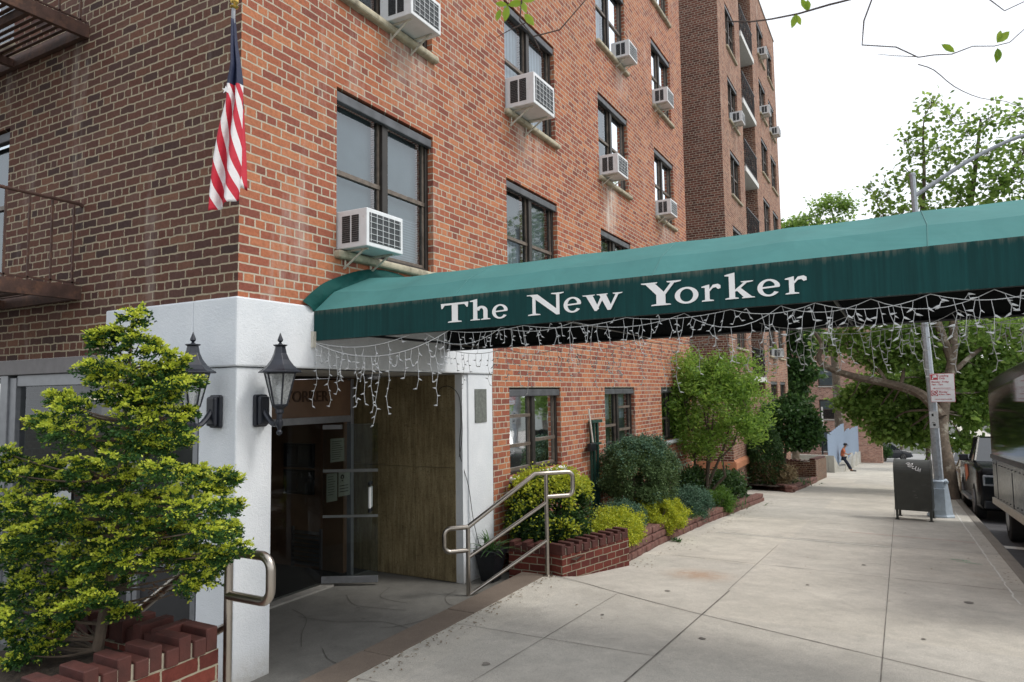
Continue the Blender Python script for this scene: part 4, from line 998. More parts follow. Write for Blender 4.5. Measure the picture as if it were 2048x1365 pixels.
# ------------------------------------------------------------ flag
fl = thing('flag', 'limp American flag hanging rolled up at the building corner', 'flag', (.56, -.52, 3.1))
MB().tube([(.57, -.545, 2.60), (.58, -.55, 2.85), (.52, -.35, 3.4), (.05, .08, 4.2)], .014, 10).build('staff', M_alu, fl, smooth=True)
MB().lathe([(.002, 0), (.016, .004), (.028, .012), (.03, .018), (.012, .03), (.026, .045), (.03, .065), (.02, .085), (.004, .09)], (.58, -.545, 2.70), 14).build('finial', M_brass, fl, smooth=True)
def flagmat():
    m, t, p, o = nodes('flag_cloth'); at = t.nodes.new('ShaderNodeUVMap'); at.uv_map = 'uv'; sp = t.nodes.new('ShaderNodeSeparateXYZ'); t.links.new(at.outputs[0], sp.inputs[0])
    u, v = sp.outputs[0], sp.outputs[1]
    st = mth(t, 'GREATER_THAN', mth(t, 'MODULO', mth(t, 'MULTIPLY', u, 1.0), 2.0), 1.0)
    c = mixc(t, st, (.50, .012, .035), (.74, .72, .74))
    blue = mth(t, 'LESS_THAN', v, .39)
    c = mixc(t, blue, c, (.008, .014, .05)); t.links.new(c, p.inputs['Base Color']); p.inputs['Roughness'].default_value = .6
    n = noise(t, 30, 3, pos(t), .5, .5); b = bumpn(t, n.outputs[0], .35, .01); t.links.new(b.outputs[0], p.inputs['Normal'])
    return m
M_flag = flagmat()
def flagcloth(name, left, right, tw, n=60, mcols=22, du=4.2, u0=0.0, slope=5.0, depth=.05):
    me = bpy.data.meshes.new(name); vs = []; uv = []; fs = []
    for j in range(n+1):
        v = j/n; z = lerpk(left, v), lerpk(right, v)
        for i in range(mcols+1):
            s = i/mcols; a, b = z
            p = Vector(a).lerp(Vector(b), s)
            fold = depth*math.sin(s*PI*3.2+v*1.5)*(.25+.75*v)
            vs.append((p.x+.55*fold-.56, p.y-fold+.52, p.z-3.1)); uv.append((u0+s*du+v*slope, v))
    for j in range(n):
        for i in range(mcols): fs.append((j*(mcols+1)+i, j*(mcols+1)+i+1, (j+1)*(mcols+1)+i+1, (j+1)*(mcols+1)+i))
    me.from_pydata(vs, [], fs); me.materials.append(M_flag); l = me.uv_layers.new(name='uv')
    for p in me.polygons:
        for li, vi in zip(p.loop_indices, p.vertices): l.data[li].uv = uv[vi]
    me.polygons.foreach_set('use_smooth', [True]*len(me.polygons))
    o = bpy.data.objects.new(name, me); COL.objects.link(o); o.parent = fl
    s_ = o.modifiers.new('thick', 'SOLIDIFY'); s_.thickness = .003
    return o
def lerpk(keys, v):
    for (v0, p0), (v1, p1) in zip(keys[:-1], keys[1:]):
        if v <= v1: return lerp3(p0, p1, (v-v0)/(v1-v0))
    return keys[-1][1]
flagcloth("flag_cloth", [(0.000,(0.591,-0.577,2.612)),(0.125,(0.580,-0.568,2.433)),(0.250,(0.573,-0.560,2.294)),(0.375,(0.549,-0.563,2.174)),(0.500,(0.540,-0.558,2.053)),(0.625,(0.485,-0.571,1.846)),(0.750,(0.444,-0.576,1.639)),(0.875,(0.416,-0.574,1.432)),(1.000,(0.399,-0.570,1.277))], [(0.000,(0.572,-0.532,2.639)),(0.125,(0.576,-0.515,2.457)),(0.250,(0.588,-0.497,2.317)),(0.375,(0.594,-0.483,2.195)),(0.500,(0.585,-0.478,2.073)),(0.625,(0.569,-0.469,1.863)),(0.750,(0.556,-0.459,1.654)),(0.875,(0.543,-0.454,1.514)),(1.000,(0.524,-0.453,1.382))], 0, u0=20.0, slope=-12.0, du=4.4, depth=.035)
flagcloth("flag_fold", [(0.000,(0.489,-0.457,2.285)),(0.333,(0.493,-0.440,2.107)),(0.667,(0.476,-0.419,1.752)),(1.000,(0.457,-0.408,1.504))], [(0.000,(0.520,-0.440,2.284)),(0.333,(0.524,-0.423,2.106)),(0.667,(0.519,-0.395,1.751)),(1.000,(0.515,-0.374,1.467))], 0, n=24, mcols=10, u0=6.15, slope=-.8, du=.8, depth=.04)
st_ = MB()
for (x, y, z) in ((.575, -.60, 2.10),):
    pts = []
    for k in range(10):
        a = PI/2+k*PI/5; r_ = .028 if k % 2 == 0 else .011; pts.append((x+r_*math.cos(a)*.8, y+r_*math.cos(a)*.5, z+r_*math.sin(a)))
    st_.prism(pts, (0, -.002, 0))
st_.build('star', M_white, fl)

# ------------------------------------------------------------ handrails
M_ss = plain('stainless_steel', (.40, .37, .335), .30, 1.0, var=.06, scale=4)
def handrail(lb, A, B, ga, gb, top, loopA, loopB=None, r=.026, mids=(.0, .0)):
    """A: post on the pavement, B: post further down; loops are the returned ends"""
    t = thing('handrail', lb, 'handrail', (A[0], A[1], ga), 'stainless handrails either side of the entrance')
    A, B = Vector(A), Vector(B); d = (A-B); d.z = 0; d.normalize()
    g = MB(); g.tube([(A.x, A.y, ga), (A.x, A.y, A.z)], r*.9, 12); g.build('post', M_ss, t, smooth=True)
    MB().lathe([(.06, 0), (.06, .008), (.045, .016), (.03, .02)], (A.x, A.y, ga), 18).build('base_flange', M_ss, t, smooth=True)
    g = MB(); g.tube([(B.x, B.y, gb), (B.x, B.y, B.z)], r*.9, 12); g.build('post', M_ss, t, smooth=True)
    kn = A-d*.14
    def loop(P, dd, L, H):
        rr = .07; pts = [P]
        e = P+dd*(L-rr); pts.append(e)
        for k in range(1, 7): a = k*PI/12; pts.append(e+dd*rr*math.sin(a)+Vector((0, 0, -rr*(1-math.cos(a)))))
        e2 = P+dd*L+Vector((0, 0, -(H-rr))); pts.append(e2)
        for k in range(1, 7): a = k*PI/12; pts.append(e2-dd*rr*(1-math.cos(a))+Vector((0, 0, -rr*math.sin(a))))
        pts.append(P+Vector((0, 0, -H))); return pts
    main = [kn]+loop(A, d, loopA[0], loopA[1])
    g = MB(); g.tube([B]+[kn+Vector((0, 0, 0))]+main[1:], r, 12); g.build('rail', M_ss, t, smooth=True)
    if loopB: g = MB(); g.tube(loop(B, -d, loopB[0], loopB[1]), r, 12); g.build('rail_return', M_ss, t, smooth=True)
    for fr, fb in mids:
        g = MB(); g.tube([(A.x, A.y, A.z-fr), (B.x, B.y, B.z-fb)], r*.8, 10); g.build('rail', M_ss, t, smooth=True)
    return t
handrail('stainless handrail in front of the round clipped bush, sloping down towards the entrance', (.90, 3.60, -.935), (.29, 2.87, -1.47), STRIP-.01, -2.21, 0, (.34, .27), (.27, .25), mids=((.33, .33), (.76, .74)))
handrail('near stainless handrail between the brick planter and the white pillar', (1.20, -1.03, -.86), (.30, -1.03, -1.36), -1.84, -2.4, 0, (.33, .24), mids=((.40, .40),))

# ------------------------------------------------------------ planters
def cap_row(p0, p1, ztop, dirin, n, name, parent, w=.068, dep=.20, tall=.085, alt=.035, slope=0):
    mb = MB(); p0, p1 = Vector(p0), Vector(p1); d = p1-p0; L = d.length; e = d.normalized(); inn = Vector(dirin).normalized()
    m = int(L/.079)
    for i in range(m):
        c = p0+e*((i+.5)*L/m); up = alt if i % 2 == 0 else 0
        zt = ztop+up+slope*(i+.5)/m; zc = (zt+ztop-tall)/2
        q = Vector((c.x, c.y, 0))+inn*(dep/2-(.012 if i % 2 else -.004)+random.uniform(-.003, .003)); q.z = zc
        mb.obox(q, e*(L/m-.010)/2, inn*dep/2, (0, 0, (zt-(ztop-tall))/2))
    return mb.build(name, M_capb, parent, bevel=.004, seg=1)
M_capb = plain('dark_red_brick_cap', (.062, .016, .012), .75, var=.35, scale=9, bump=.3, bscale=50)
M_capm = plain('cap_mortar', (.30, .27, .21), .95, var=.2, bump=.5)
def planter(lb, corners, ztop, zbot, grp, cat='planter'):
    t = thing('brick_planter', lb, cat, (*corners[1], zbot), grp)
    th = .2
    cx = sum(c[0] for c in corners)/len(corners); cy = sum(c[1] for c in corners)/len(corners)
    for ci_, (a, b) in enumerate(zip(corners[:-1], corners[1:])):
        A, B = Vector((*a, 0)), Vector((*b, 0)); e = (B-A).normalized(); B = B-e*(th+.004) if ci_ == 0 else B; n_ = Vector((-e.y, e.x, 0))
        if n_.dot(Vector((cx, cy, 0))-A) < 0: n_ = -n_
        mb = MB(); mb.prism([(A.x, A.y, zbot), (B.x, B.y, zbot), (B.x, B.y, ztop-.085), (A.x, A.y, ztop-.085)], n_*th)
        mb.build('wall', M_pbrick, t)
        mb = MB(); m = n_*.008; mb.prism([(A.x+m.x+e.x*.03, A.y+m.y+e.y*.03, ztop-.09), (B.x+m.x-e.x*.03, B.y+m.y-e.y*.03, ztop-.09), (B.x+m.x-e.x*.03, B.y+m.y-e.y*.03, ztop-.012), (A.x+m.x+e.x*.03, A.y+m.y+e.y*.03, ztop-.012)], n_*(th-.03)); mb.build('mortar_bed', M_capm, t)
        cap_row(A, B, ztop, n_, 0, 'cap', t)
    return t
planter('small dark red brick planter with staggered cap bricks beneath the round clipped bush', [(.36, 3.66), (1.04, 3.70), (1.38, 5.0)], -1.80, -2.5, 'brick planters')
planter('near brick planter at the lower left holding the golden shrub', [(.0, -1.13), (1.25, -1.13), (1.25, -3.6)], -1.262, -2.3, 'brick planters')
def soil(name, pts, z, lift=.05, mat=None):
    """lumpy earth bed over a polygon (fan grid)"""
    mb = MB(); (x0, x1, y0, y1) = pts; nx, ny = max(4, int((x1-x0)/.12)), max(4, int((y1-y0)/.12)); vs = []
    for j in range(ny+1):
        for i in range(nx+1):
            x = x0+(x1-x0)*i/nx; y = y0+(y1-y0)*j/ny; vs.append((x, y, (z(x, y) if callable(z) else z)+random.uniform(-.02, .02)*1.2))
    fs = [(j*(nx+1)+i, j*(nx+1)+i+1, (j+1)*(nx+1)+i+1, (j+1)*(nx+1)+i) for j in range(ny) for i in range(nx)]
    mb.add(vs, fs); return tag(mb.build(name, mat or M_soil, smooth=True), kind='structure')
soil('soil_bed', (0.05, 1.08, -3.6, -1.3), -1.38)
soil('soil_bed', (0.02, 1.15, 3.85, 5.1), -1.95)
soil('soil_bed', (0.0, 1.05, 5.0, 15.6), lambda x, y: zg(y)+.17+.12*(1.05-x))
# tumbled block edging along the pavement
def blockwall(lb, path, courses, H=.105, th=.2, W=.30):
    t = thing('block_edging', lb, 'retaining wall', (*path[0], zg(path[0][1])), 'tumbled block edgings of the front beds')
    L = [0]
    for a, b in zip(path[:-1], path[1:]): L.append(L[-1]+math.dist(a, b))
    def at(s):
        for i in range(len(path)-1):
            if s <= L[i+1] or i == len(path)-2:
                q = (s-L[i])/(L[i+1]-L[i]); a, b = path[i], path[i+1]; return Vector((a[0]+(b[0]-a[0])*q, a[1]+(b[1]-a[1])*q, 0)), Vector((b[0]-a[0], b[1]-a[1], 0)).normalized()
    for c in range(max(k for k, _ in courses)):
        mb = MB(); s = random.uniform(0, .1)
        lim = max(m for k, m in courses if k > c)*L[-1]
        while s+W*.8 < lim:
            w = W*random.uniform(.7, 1.1); w = min(w, lim-s); p, e = at(s+w/2); n_ = Vector((-e.y, e.x, 0))*-1
            p = p+n_*(-.02*c)+n_*random.uniform(-.008, .008); z0 = zg(p.y)+c*H-.01; e.z = -.066; e.normalize()
            mb.obox((p.x-n_.x*th/2, p.y-n_.y*th/2, z0+H/2), e*(w/2-.004), n_*th/2, (0, 0, H/2-.004)); s += w
        o = mb.build('block_course', M_block, t, bevel=.018, seg=2)
        sb = o.modifiers.new('s', 'SUBSURF'); sb.subdivision_type = 'SIMPLE'; sb.levels = 1; sb.render_levels = 1
    return t
blockwall('low tumbled red block edging running from the brick planter along the shrubs', [(1.30, 5.05), (1.20, 7), (1.16, 10), (1.22, 13), (1.27, 15.95)], [(2, 1.0), (3, .26)])
blockwall('far block edging around the bed with the conical evergreen', [(-.5, 22.0), (.6, 20.7), (1.47, 19.55)], [(2, 1.0)])
blockwall('last stretch of block edging leading to the brown brick wall end', [(1.50, 19.5), (1.55, 23), (1.55, 26.6)], [(2, 1.0)])
soil('soil_bed', (0.05, 1.4, 19.8, 26.6), lambda x, y: zg(y)+.16)
# brown brick end wall of the far bed
t = thing('brick_wall', 'stepped brown brick wall end by the far bed, before the concrete wall', 'wall', (1.5, 26.6, -3.7))
mb = MB(); mb.prism([(1.5, 26.62, -4.3), (1.5, 31.0, -4.3), (1.5, 31.0, -3.12), (1.5, 26.62, -2.86)], (-.22, 0, 0)); mb.build('wall', M_dbrick, t)
mb = MB(); mb.prism([(-1.5, 26.6, -3.9), (1.48, 26.6, -3.9), (1.48, 26.6, -2.95), (-1.5, 26.6, -2.75)], (0, .2, 0)); mb.build('wall', M_dbrick, t)
cap_row((-1.4, 26.6, 0), (1.28, 26.6, 0), -2.80, (0, 1, 0), 0, 'cap', t, slope=-.1)
mb = MB(); mb.prism([(1.47, 26.6, -2.855), (1.47, 31.02, -3.115), (1.47, 31.02, -3.05), (1.47, 26.6, -2.79)], (-.2, 0, 0)); mb.build('cap', M_capb, t)
# potted plant at the pier
pp = thing('potted_plant', 'spiky plant in a dark square pot beside the white pier', 'potted plant', (.20, 3.52, -2.2))
mb = MB(); vs = [(sx*w+.20, sy*w+3.50, z) for z, w in ((-2.2, .085), (-1.90, .135), (-1.89, .15), (-1.84, .15)) for sx, sy in ((-1, -1), (1, -1), (1, 1), (-1, 1))]
mb.add(vs, [(4*i+k, 4*i+(k+1) % 4, 4*i+4+(k+1) % 4, 4*i+4+k) for i in range(3) for k in range(4)]+[(0, 1, 2, 3), (12, 13, 14, 15)]); mb.build('pot', M_blackm, pp, bevel=.006)
def blades(name, c, n, L, w, mat, parent, droop=.6, spread=.05, minel=.3):
    V = []; F = []
    for i in range(n):
        a = random.uniform(0, 2*PI); el = random.uniform(minel, 1.45); l = L*random.uniform(.6, 1.1); b = np.array([c[0]+random.gauss(0, spread), c[1]+random.gauss(0, spread), c[2]])
        d = np.array([math.cos(a)*math.cos(el), math.sin(a)*math.cos(el), math.sin(el)]); s = np.array([-math.sin(a), math.cos(a), 0])*w
        pr = None
        for k in range(6):
            t = k/5; p = b+d*l*t+np.array([0, 0, -1])*droop*l*t*t*.6; ww = s*(1-t**1.6)*.5+s*.05
            if pr is not None:
                n0 = len(V); V += [pr[0], pr[1], p+ww, p-ww]; F.append((n0, n0+1, n0+2, n0+3))
            pr = (p-ww, p+ww)
    return bigmesh(name, V, F, mat, parent)
M_blade = leafmat('strap_leaf', [(.02, .06, .02), (.05, .12, .035), (.09, .17, .05)], .2)
blades('leaves', (.20, 3.50, -1.86), 46, .42, .026, M_blade, pp, .7, .05)

# ------------------------------------------------------------ foliage machinery
def cloud(pts, size, aspect=.45, up=.0, jit=.35, dirs=None, fold=False, dw=.35):
    """leaf quads (rhombs) at the given points"""
    n = len(pts); pts = np.asarray(pts, dtype=np.float64)
    d = rng.normal(size=(n, 3)); d[:, 2] *= .7
    if dirs is not None: d = d*.75+dirs*dw
    d /= np.linalg.norm(d, axis=1)[:, None]
    nn = rng.normal(size=(n, 3)); nn[:, 2] += up
    s = np.cross(d, nn); s /= (np.linalg.norm(s, axis=1)[:, None]+1e-9)
    L = size*(1+jit*rng.uniform(-1, 1, n))[:, None]; a = pts; b = pts+d*L*.5+s*L*aspect*.5; c = pts+d*L; e = pts+d*L*.5-s*L*aspect*.5
    V = np.stack([a, b, c, e], 1).reshape(-1, 3); F = np.arange(4*n).reshape(n, 4)
    return V, F
def ball(n, c, r, shell=.5, flat=(1, 1, 1)):
    v = rng.normal(size=(n, 3)); v /= np.linalg.norm(v, axis=1)[:, None]
    q = rng.uniform(shell, 1, n)**.7; return np.array(c)+v*q[:, None]*np.array(r)*np.array(flat)
def clumps(n, c, r, nsub, sig, shell=.45):
    r = np.array(r if isinstance(r, (tuple, list)) else (r, r, r)); sub = ball(nsub, c, r, shell)
    k = rng.integers(0, nsub, n); return sub[k]+rng.normal(size=(n, 3))*sig
def join(parts):
    V = []; F = []; o = 0
    for v, f in parts: V.append(v); F.append(f+o); o += len(v)
    return np.concatenate(V), np.concatenate(F)
def stems(parent, base, tops, r0, mat, name='stem', wob=.06, rt=.25):
    mb = MB(); base = Vector(base)
    for tp in tops:
        tp = Vector(tp); n = 6; pts = [base+Vector((random.gauss(0, r0), random.gauss(0, r0), 0))]
        for i in range(1, n+1): pts.append(base.lerp(tp, i/n)+Vector((random.gauss(0, wob), random.gauss(0, wob), random.gauss(0, wob*.5)))*(1 if i < n else 0))
        mb.tube(pts, [r0*(1-(1-rt)*i/n) for i in range(n+1)], 6)
    return mb.build(name, mat, parent, smooth=True)
def shrub(name, lb, cat, c, r, n, size, mat, nsub=40, sig=.05, aspect=.5, group=None, ground=None, shell=.6, mat2=None, f2=.3, up=.05, boxy=0, stem=True):
    gz_ = ground if ground is not None else c[2]-r[2]
    t = thing(name, lb, cat, (c[0], c[1], gz_), group)
    v = rng.normal(size=(nsub, 3)); v /= np.linalg.norm(v, axis=1)[:, None]
    if boxy: v = np.sign(v)*np.abs(v)**boxy; v /= np.maximum(1, np.max(np.abs(v), axis=1))[:, None]
    q = rng.uniform(shell, 1, nsub)[:, None]; sub = np.array(c)+v*q*np.array(r)*(1-sig/max(r)*.6); sub = sub[sub[:, 2] > gz_+.02]
    k = rng.integers(0, len(sub), n); p = sub[k]+rng.normal(size=(n, 3))*sig; p[:, 2] = np.maximum(p[:, 2], gz_+.01)
    dirs = (p-np.array(c))/np.array(r); dirs[:, 2] += .35; dirs /= (np.linalg.norm(dirs, axis=1)[:, None]+1e-6)
    if mat2 is not None:
        o = np.linalg.norm((p-np.array(c))/np.array(r), axis=1)+rng.normal(size=n)*.06+.16*((p[:, 2]-c[2])/r[2])
        m = o > np.quantile(o, 1-f2)
        V, F = cloud(p[~m], size, aspect, up, dirs=dirs[~m]); bigmesh('foliage', V, F, mat, t)
        V, F = cloud(p[m], size, aspect, up, dirs=dirs[m]); bigmesh('new_growth', V, F, mat2, t)
    else:
        V, F = cloud(p, size, aspect, up, dirs=dirs); bigmesh('foliage', V, F, mat, t)
    if stem: stems(t, (c[0], c[1], gz_), [tuple(ball(1, c, np.array(r)*.7)[0]) for _ in range(9)], .016, M_stem)
    return t
G_dk = leafmat('dark_green_leaf', [(.012, .035, .010), (.025, .065, .018), (.045, .10, .025), (.07, .13, .03)], .25)
G_gold = leafmat('golden_leaf', [(.16, .24, .02), (.36, .42, .03), (.55, .56, .06)], .3)
G_jun = leafmat('juniper_needles', [(.026, .055, .020), (.055, .10, .034), (.09, .15, .05), (.13, .20, .075)], .12, .6)
G_jun2 = leafmat('blue_juniper', [(.03, .08, .05), (.06, .13, .08), (.10, .18, .11)], .12, .6)
G_yel = leafmat('yellow_shrub', [(.16, .24, .02), (.38, .44, .03), (.60, .60, .05)], .3)
G_mid = leafmat('mid_green_leaf', [(.03, .08, .015), (.06, .14, .02), (.10, .21, .03), (.16, .27, .05)], .4)
G_tree = leafmat('fresh_green_leaf', [(.07, .14, .03), (.14, .25, .05), (.21, .34, .08), (.30, .43, .12)], .6)
G_fresh = leafmat('spring_green', [(.09, .16, .03), (.16, .25, .05), (.24, .34, .08)], .45)
G_hin = leafmat('cypress_green', [(.010, .034, .012), (.022, .066, .018), (.042, .105, .024), (.08, .17, .03)], .15, .6, .2)
G_hint = leafmat('cypress_gold_tips', [(.22, .32, .03), (.46, .54, .05), (.70, .74, .12)], .35, .5)
G_brown = leafmat('dry_brown', [(.10, .05, .025), (.18, .09, .04)], .2)

shrub('clipped_bush', 'round clipped bush with yellow-edged leaves behind the right handrail', 'bush', (.50, 4.52, -1.50), (.52, .60, .52), 42000, .038, G_dk, 700, .035, .62, ground=-2.0, shell=.62, mat2=G_gold, f2=.17, boxy=.75, group=None)
shrub('juniper_bush', 'large dark green juniper bush against the brick wall', 'bush', (.62, 7.75, -1.36), (.60, .98, .60), 80000, .035, G_jun, 210, .055, .5, ground=-2.3, shell=.66, boxy=.9, mat2=G_jun2, f2=.06)
shrub('yellow_shrub', 'low yellow-green shrub spilling over the end of the small brick planter', 'bush', (1.00, 5.55, -1.90), (.40, .62, .27), 20000, .032, G_yel, 120, .035, .4, 'low shrubs along the block edging', -2.2)
shrub('yellow_shrub', 'bright yellow mounded shrub overhanging the block edging, between two blue-green junipers', 'bush', (.96, 7.65, -2.02), (.46, .70, .30), 26000, .034, G_yel, 140, .035, .4, 'low shrubs along the block edging', -2.3)
shrub('low_juniper', 'low blue-green juniper between the two yellow shrubs', 'bush', (.72, 6.5, -1.93), (.38, .55, .25), 18000, .030, G_jun2, 100, .035, .35, 'low shrubs along the block edging', -2.2)
shrub('low_juniper', 'blue-green juniper just beyond the bright yellow mound', 'bush', (.85, 10.0, -2.22), (.46, .80, .30), 18000, .038, G_jun2, 100, .05, .35, 'low shrubs along the block edging', -2.5)
shrub('green_shrub', 'small round light green shrub at the edging before the dark strap leaves', 'bush', (1.0, 11.8, -2.40), (.34, .55, .29), 12000, .038, G_mid, 80, .04, .4, 'low shrubs along the block edging', -2.65)
shrub('dark_shrub', 'dark leafy shrub under the small tree near the end of the first bed', 'bush', (.70, 14.0, -2.35), (.42, .80, .36), 5000, .085, G_dk, 70, .07, .5, 'low shrubs along the block edging', -2.7)
shrub('dark_shrub', 'dark leafy shrub close to the wall behind the trunks of the small tree', 'bush', (.3, 12.3, -2.12), (.28, .70, .36), 4000, .07, G_dk, 60, .07, .5, 'low shrubs along the block edging', -2.6)
t = thing('strap_leaf_clump', 'clump of grey-green strap leaves at the foot of the small tree', 'plant', (.95, 12.9, -2.6)); blades('leaves', (.95, 12.7, -2.62), 130, .42, .022, M_blade, t, .9, .28, .4)
t = thing('strap_leaf_clump', 'arching strap leaves drooping over the edging beside the blue-green juniper', 'plant', (1.0, 9.2, -2.4)); blades('leaves', (1.0, 9.2, -2.32), 60, .32, .02, M_blade, t, 1.0, .12, .3)
t = thing('weed', 'small weed sprouting between edging and pavement', 'weed', (1.32, 7.4, -2.36)); blades('leaves', (1.33, 7.4, -2.38), 40, .13, .02, M_blade, t, .8, .04, .1)
# green folded rack and white pole on the wall
t = thing('folded_barrier', 'dark green metal rack folded against the brick wall between two ground floor windows', 'rack', (.12, 7.1, -2.2))
mb = MB()
for i in range(5): y = 6.98+i*.075; mb.box(.04+.02*(i % 2), .075+.02*(i % 2), y, y+.035, -2.2, -.50+(.03 if i > 2 else 0))
mb.box(.03, .11, 6.97, 7.40, -.52, -.47); mb.box(.03, .11, 6.90, 7.34, -.88, -.85); mb.build('bars', M_dgreen, t, bevel=.004)
MB().box(.08, .15, 6.78, 7.02, -.96, -.84).build('clamp', M_blackm, t, bevel=.01)
p_ = MB().tube([(.10, 6.98, -.83), (.08, 6.88, -.28)], .014, 10); tag(p_.build('white_pole', M_pvc, smooth=True), 'thin white pole leaning on the brick wall above the green rack', 'pole')

# ------------------------------------------------------------ golden cypress
hin = thing('golden_cypress', 'golden-tipped dwarf cypress growing in the near brick planter', 'shrub', (.92, -1.42, -1.42))
def at(px, py, dep):
    """point seen at photo pixel (px, py) at this distance along the view"""
    v = cw*1399.24+cr*(px-1024)-cu*(py-682.5); return np.array(CAM+v*(dep/1399.24))
TR = [tuple(at(*q)) for q in ((195, 1300, 3.72), (215, 1180, 3.75), (232, 1040, 3.8), (245, 880, 3.82), (258, 740, 3.84), (266, 640, 3.84))]
MB().tube(smooth(TR, 4), [.030*(1-i/23) for i in range(21)], 8).build('trunk', M_stem, hin, smooth=True)
Pd = []; Pt = []; Dd = []; Dt = []; br = MB(); brown = []
PADS = [(268,632,20),(250,668,26),(222,692,36),(278,690,32),(212,668,16),(318,706,26),(345,735,22),(195,742,26),(218,768,36),(262,745,36),(306,752,34),(345,770,30),(382,766,18),
 (262,800,42),(300,800,36),(238,792,30),(328,800,26),(122,797,16),(150,818,24),(108,848,34),(142,868,34),(176,884,26),(242,850,42),(285,850,46),(330,850,36),(366,828,18),(345,888,34),(300,895,42),(250,900,42),
 (12,908,22),(48,932,30),(90,942,26),(30,952,18),(112,972,30),(172,936,26),(192,962,32),(150,962,20),(242,950,42),(290,950,44),(335,948,40),(378,945,30),(425,958,32),(455,957,16),(400,975,34),
 (20,1010,36),(70,1022,40),(122,1022,34),(170,1012,38),(220,1010,42),(270,1015,46),(320,1010,46),(370,1010,40),(415,1010,36),(450,1020,24),
 (12,1062,36),(60,1072,40),(110,1062,46),(160,1062,44),(210,1062,44),(260,1065,46),(310,1062,44),(360,1065,40),(405,1062,38),(440,1068,28),(462,1100,22),(435,1112,20),
 (20,1118,38),(70,1122,42),(122,1112,42),(172,1120,46),(222,1118,40),(270,1118,34),(332,1108,34),(378,1110,34),(415,1128,24),(390,1158,24),(368,1182,14),
 (30,1172,38),(82,1166,42),(132,1170,42),(180,1168,34),(228,1162,28),(15,1218,32),(60,1222,38),(110,1216,32),(158,1210,26),(205,1196,22),(246,1224,14),
 (20,1262,32),(60,1276,32),(98,1290,26),(50,1312,26),(112,1250,24),(146,1244,16)]
def near(p):
    q = np.array([tr for tr in smooth(TR, 4)]); lo = q[q[:, 2] < p[2]+.02]; lo = lo if len(lo) else q[:1]; return lo[np.argmin(np.linalg.norm(lo-p, axis=1)+np.maximum(0, .06-(p[2]-lo[:, 2]))*.5)]
allp = []
for (px, py, r_) in PADS:
    xo = abs(px-250)/250; rr_ = r_*.00205
    lim = .12+.38*min(1, (py-600)/350)
    d0 = random.uniform(-lim, lim*.25)*(1-.45*xo)
    allp.append((at(px, py, 3.8+d0), rr_))
    if py > 720 and random.random() < .28: allp.append((at(px+random.uniform(-15, 15), py+random.uniform(-10, 10), 3.8+random.uniform(.1, lim)), rr_*.9))
for tip, pr in allp:
    base = near(tip); out = tip-base; out[2] = 0; out = out/(np.linalg.norm(out)+1e-6); side = np.array([-out[1], out[0], 0]); mid = (base+tip)/2+np.array([0, 0, -.02])
    br.tube(smooth([tuple(base), tuple(mid), tuple(tip)], 4), [.009, .008, .007, .006, .005, .0045, .004, .0035, .003], 5)
    nf = int(18+230*pr); tilt = random.uniform(-.35, .75); roll_ = random.uniform(-.5, .5); vs_ = random.uniform(.45, 1.0)
    for k in range(nf):
        an = random.uniform(0, 2*PI); q = random.uniform(0, 1)**.6; lay = random.uniform(-1, 1)
        off = (out*math.cos(an)*1.15+side*math.sin(an))*q*pr*1.1
        c = tip+off*.9+np.array([0, 0, lay*pr*vs_*(1-q*.5)+tilt*off.dot(out)+roll_*off.dot(side)-.2*q*q*pr])
        fd = off/(np.linalg.norm(off)+1e-6)*.8+out*.6+np.array([0, 0, random.uniform(-.2, .75)+.3*lay]); fd /= np.linalg.norm(fd)
        fs_ = np.cross(fd, [0, 0, 1]); fs_ /= np.linalg.norm(fs_)+1e-9
        fs_ = fs_+np.array([0, 0, random.uniform(-.5, .5)])
        Lf = random.uniform(.045, .080)*(.7+pr*4); nl = 44
        g_ = rng.integers(0, 5, nl)/2.0-1.0; u = rng.uniform(.05, 1, nl)**.75
        v = g_*.9+rng.normal(size=nl)*.10
        pts = c+fd*(u*Lf)[:, None]+fs_*(v*u*Lf*.60)[:, None]; pts[:, 2] += -.22*(u**2)*Lf+rng.normal(size=nl)*.003
        dd = fd+fs_*(v*.8)[:, None]+rng.normal(size=(nl, 3))*.12
        gold = (lay > .05) and random.random() < .85
        m = (u+rng.normal(size=nl)*.12) > (.42 if gold else (.95 if lay > -.4 else 2))
        Pd.append(pts[~m]); Dd.append(dd[~m]); Pt.append(pts[m]); Dt.append(dd[m])
    if random.random() < .10: brown.append(base+(tip-base)*.5+rng.normal(size=(60, 3))*.025)
br.build('branches', M_stem, hin, smooth=True)
V, F = cloud(np.concatenate(Pd), .017, .55, .7, dirs=np.concatenate(Dd), dw=1.2); bigmesh('foliage', V, F, G_hin, hin)
V, F = cloud(np.concatenate(Pt), .017, .6, .7, dirs=np.concatenate(Dt), dw=1.2); bigmesh('golden_tips', V, F, G_hint, hin)
if brown: V, F = cloud(np.concatenate(brown), .022, .4); bigmesh('dead_sprays', V, F, G_brown, hin)

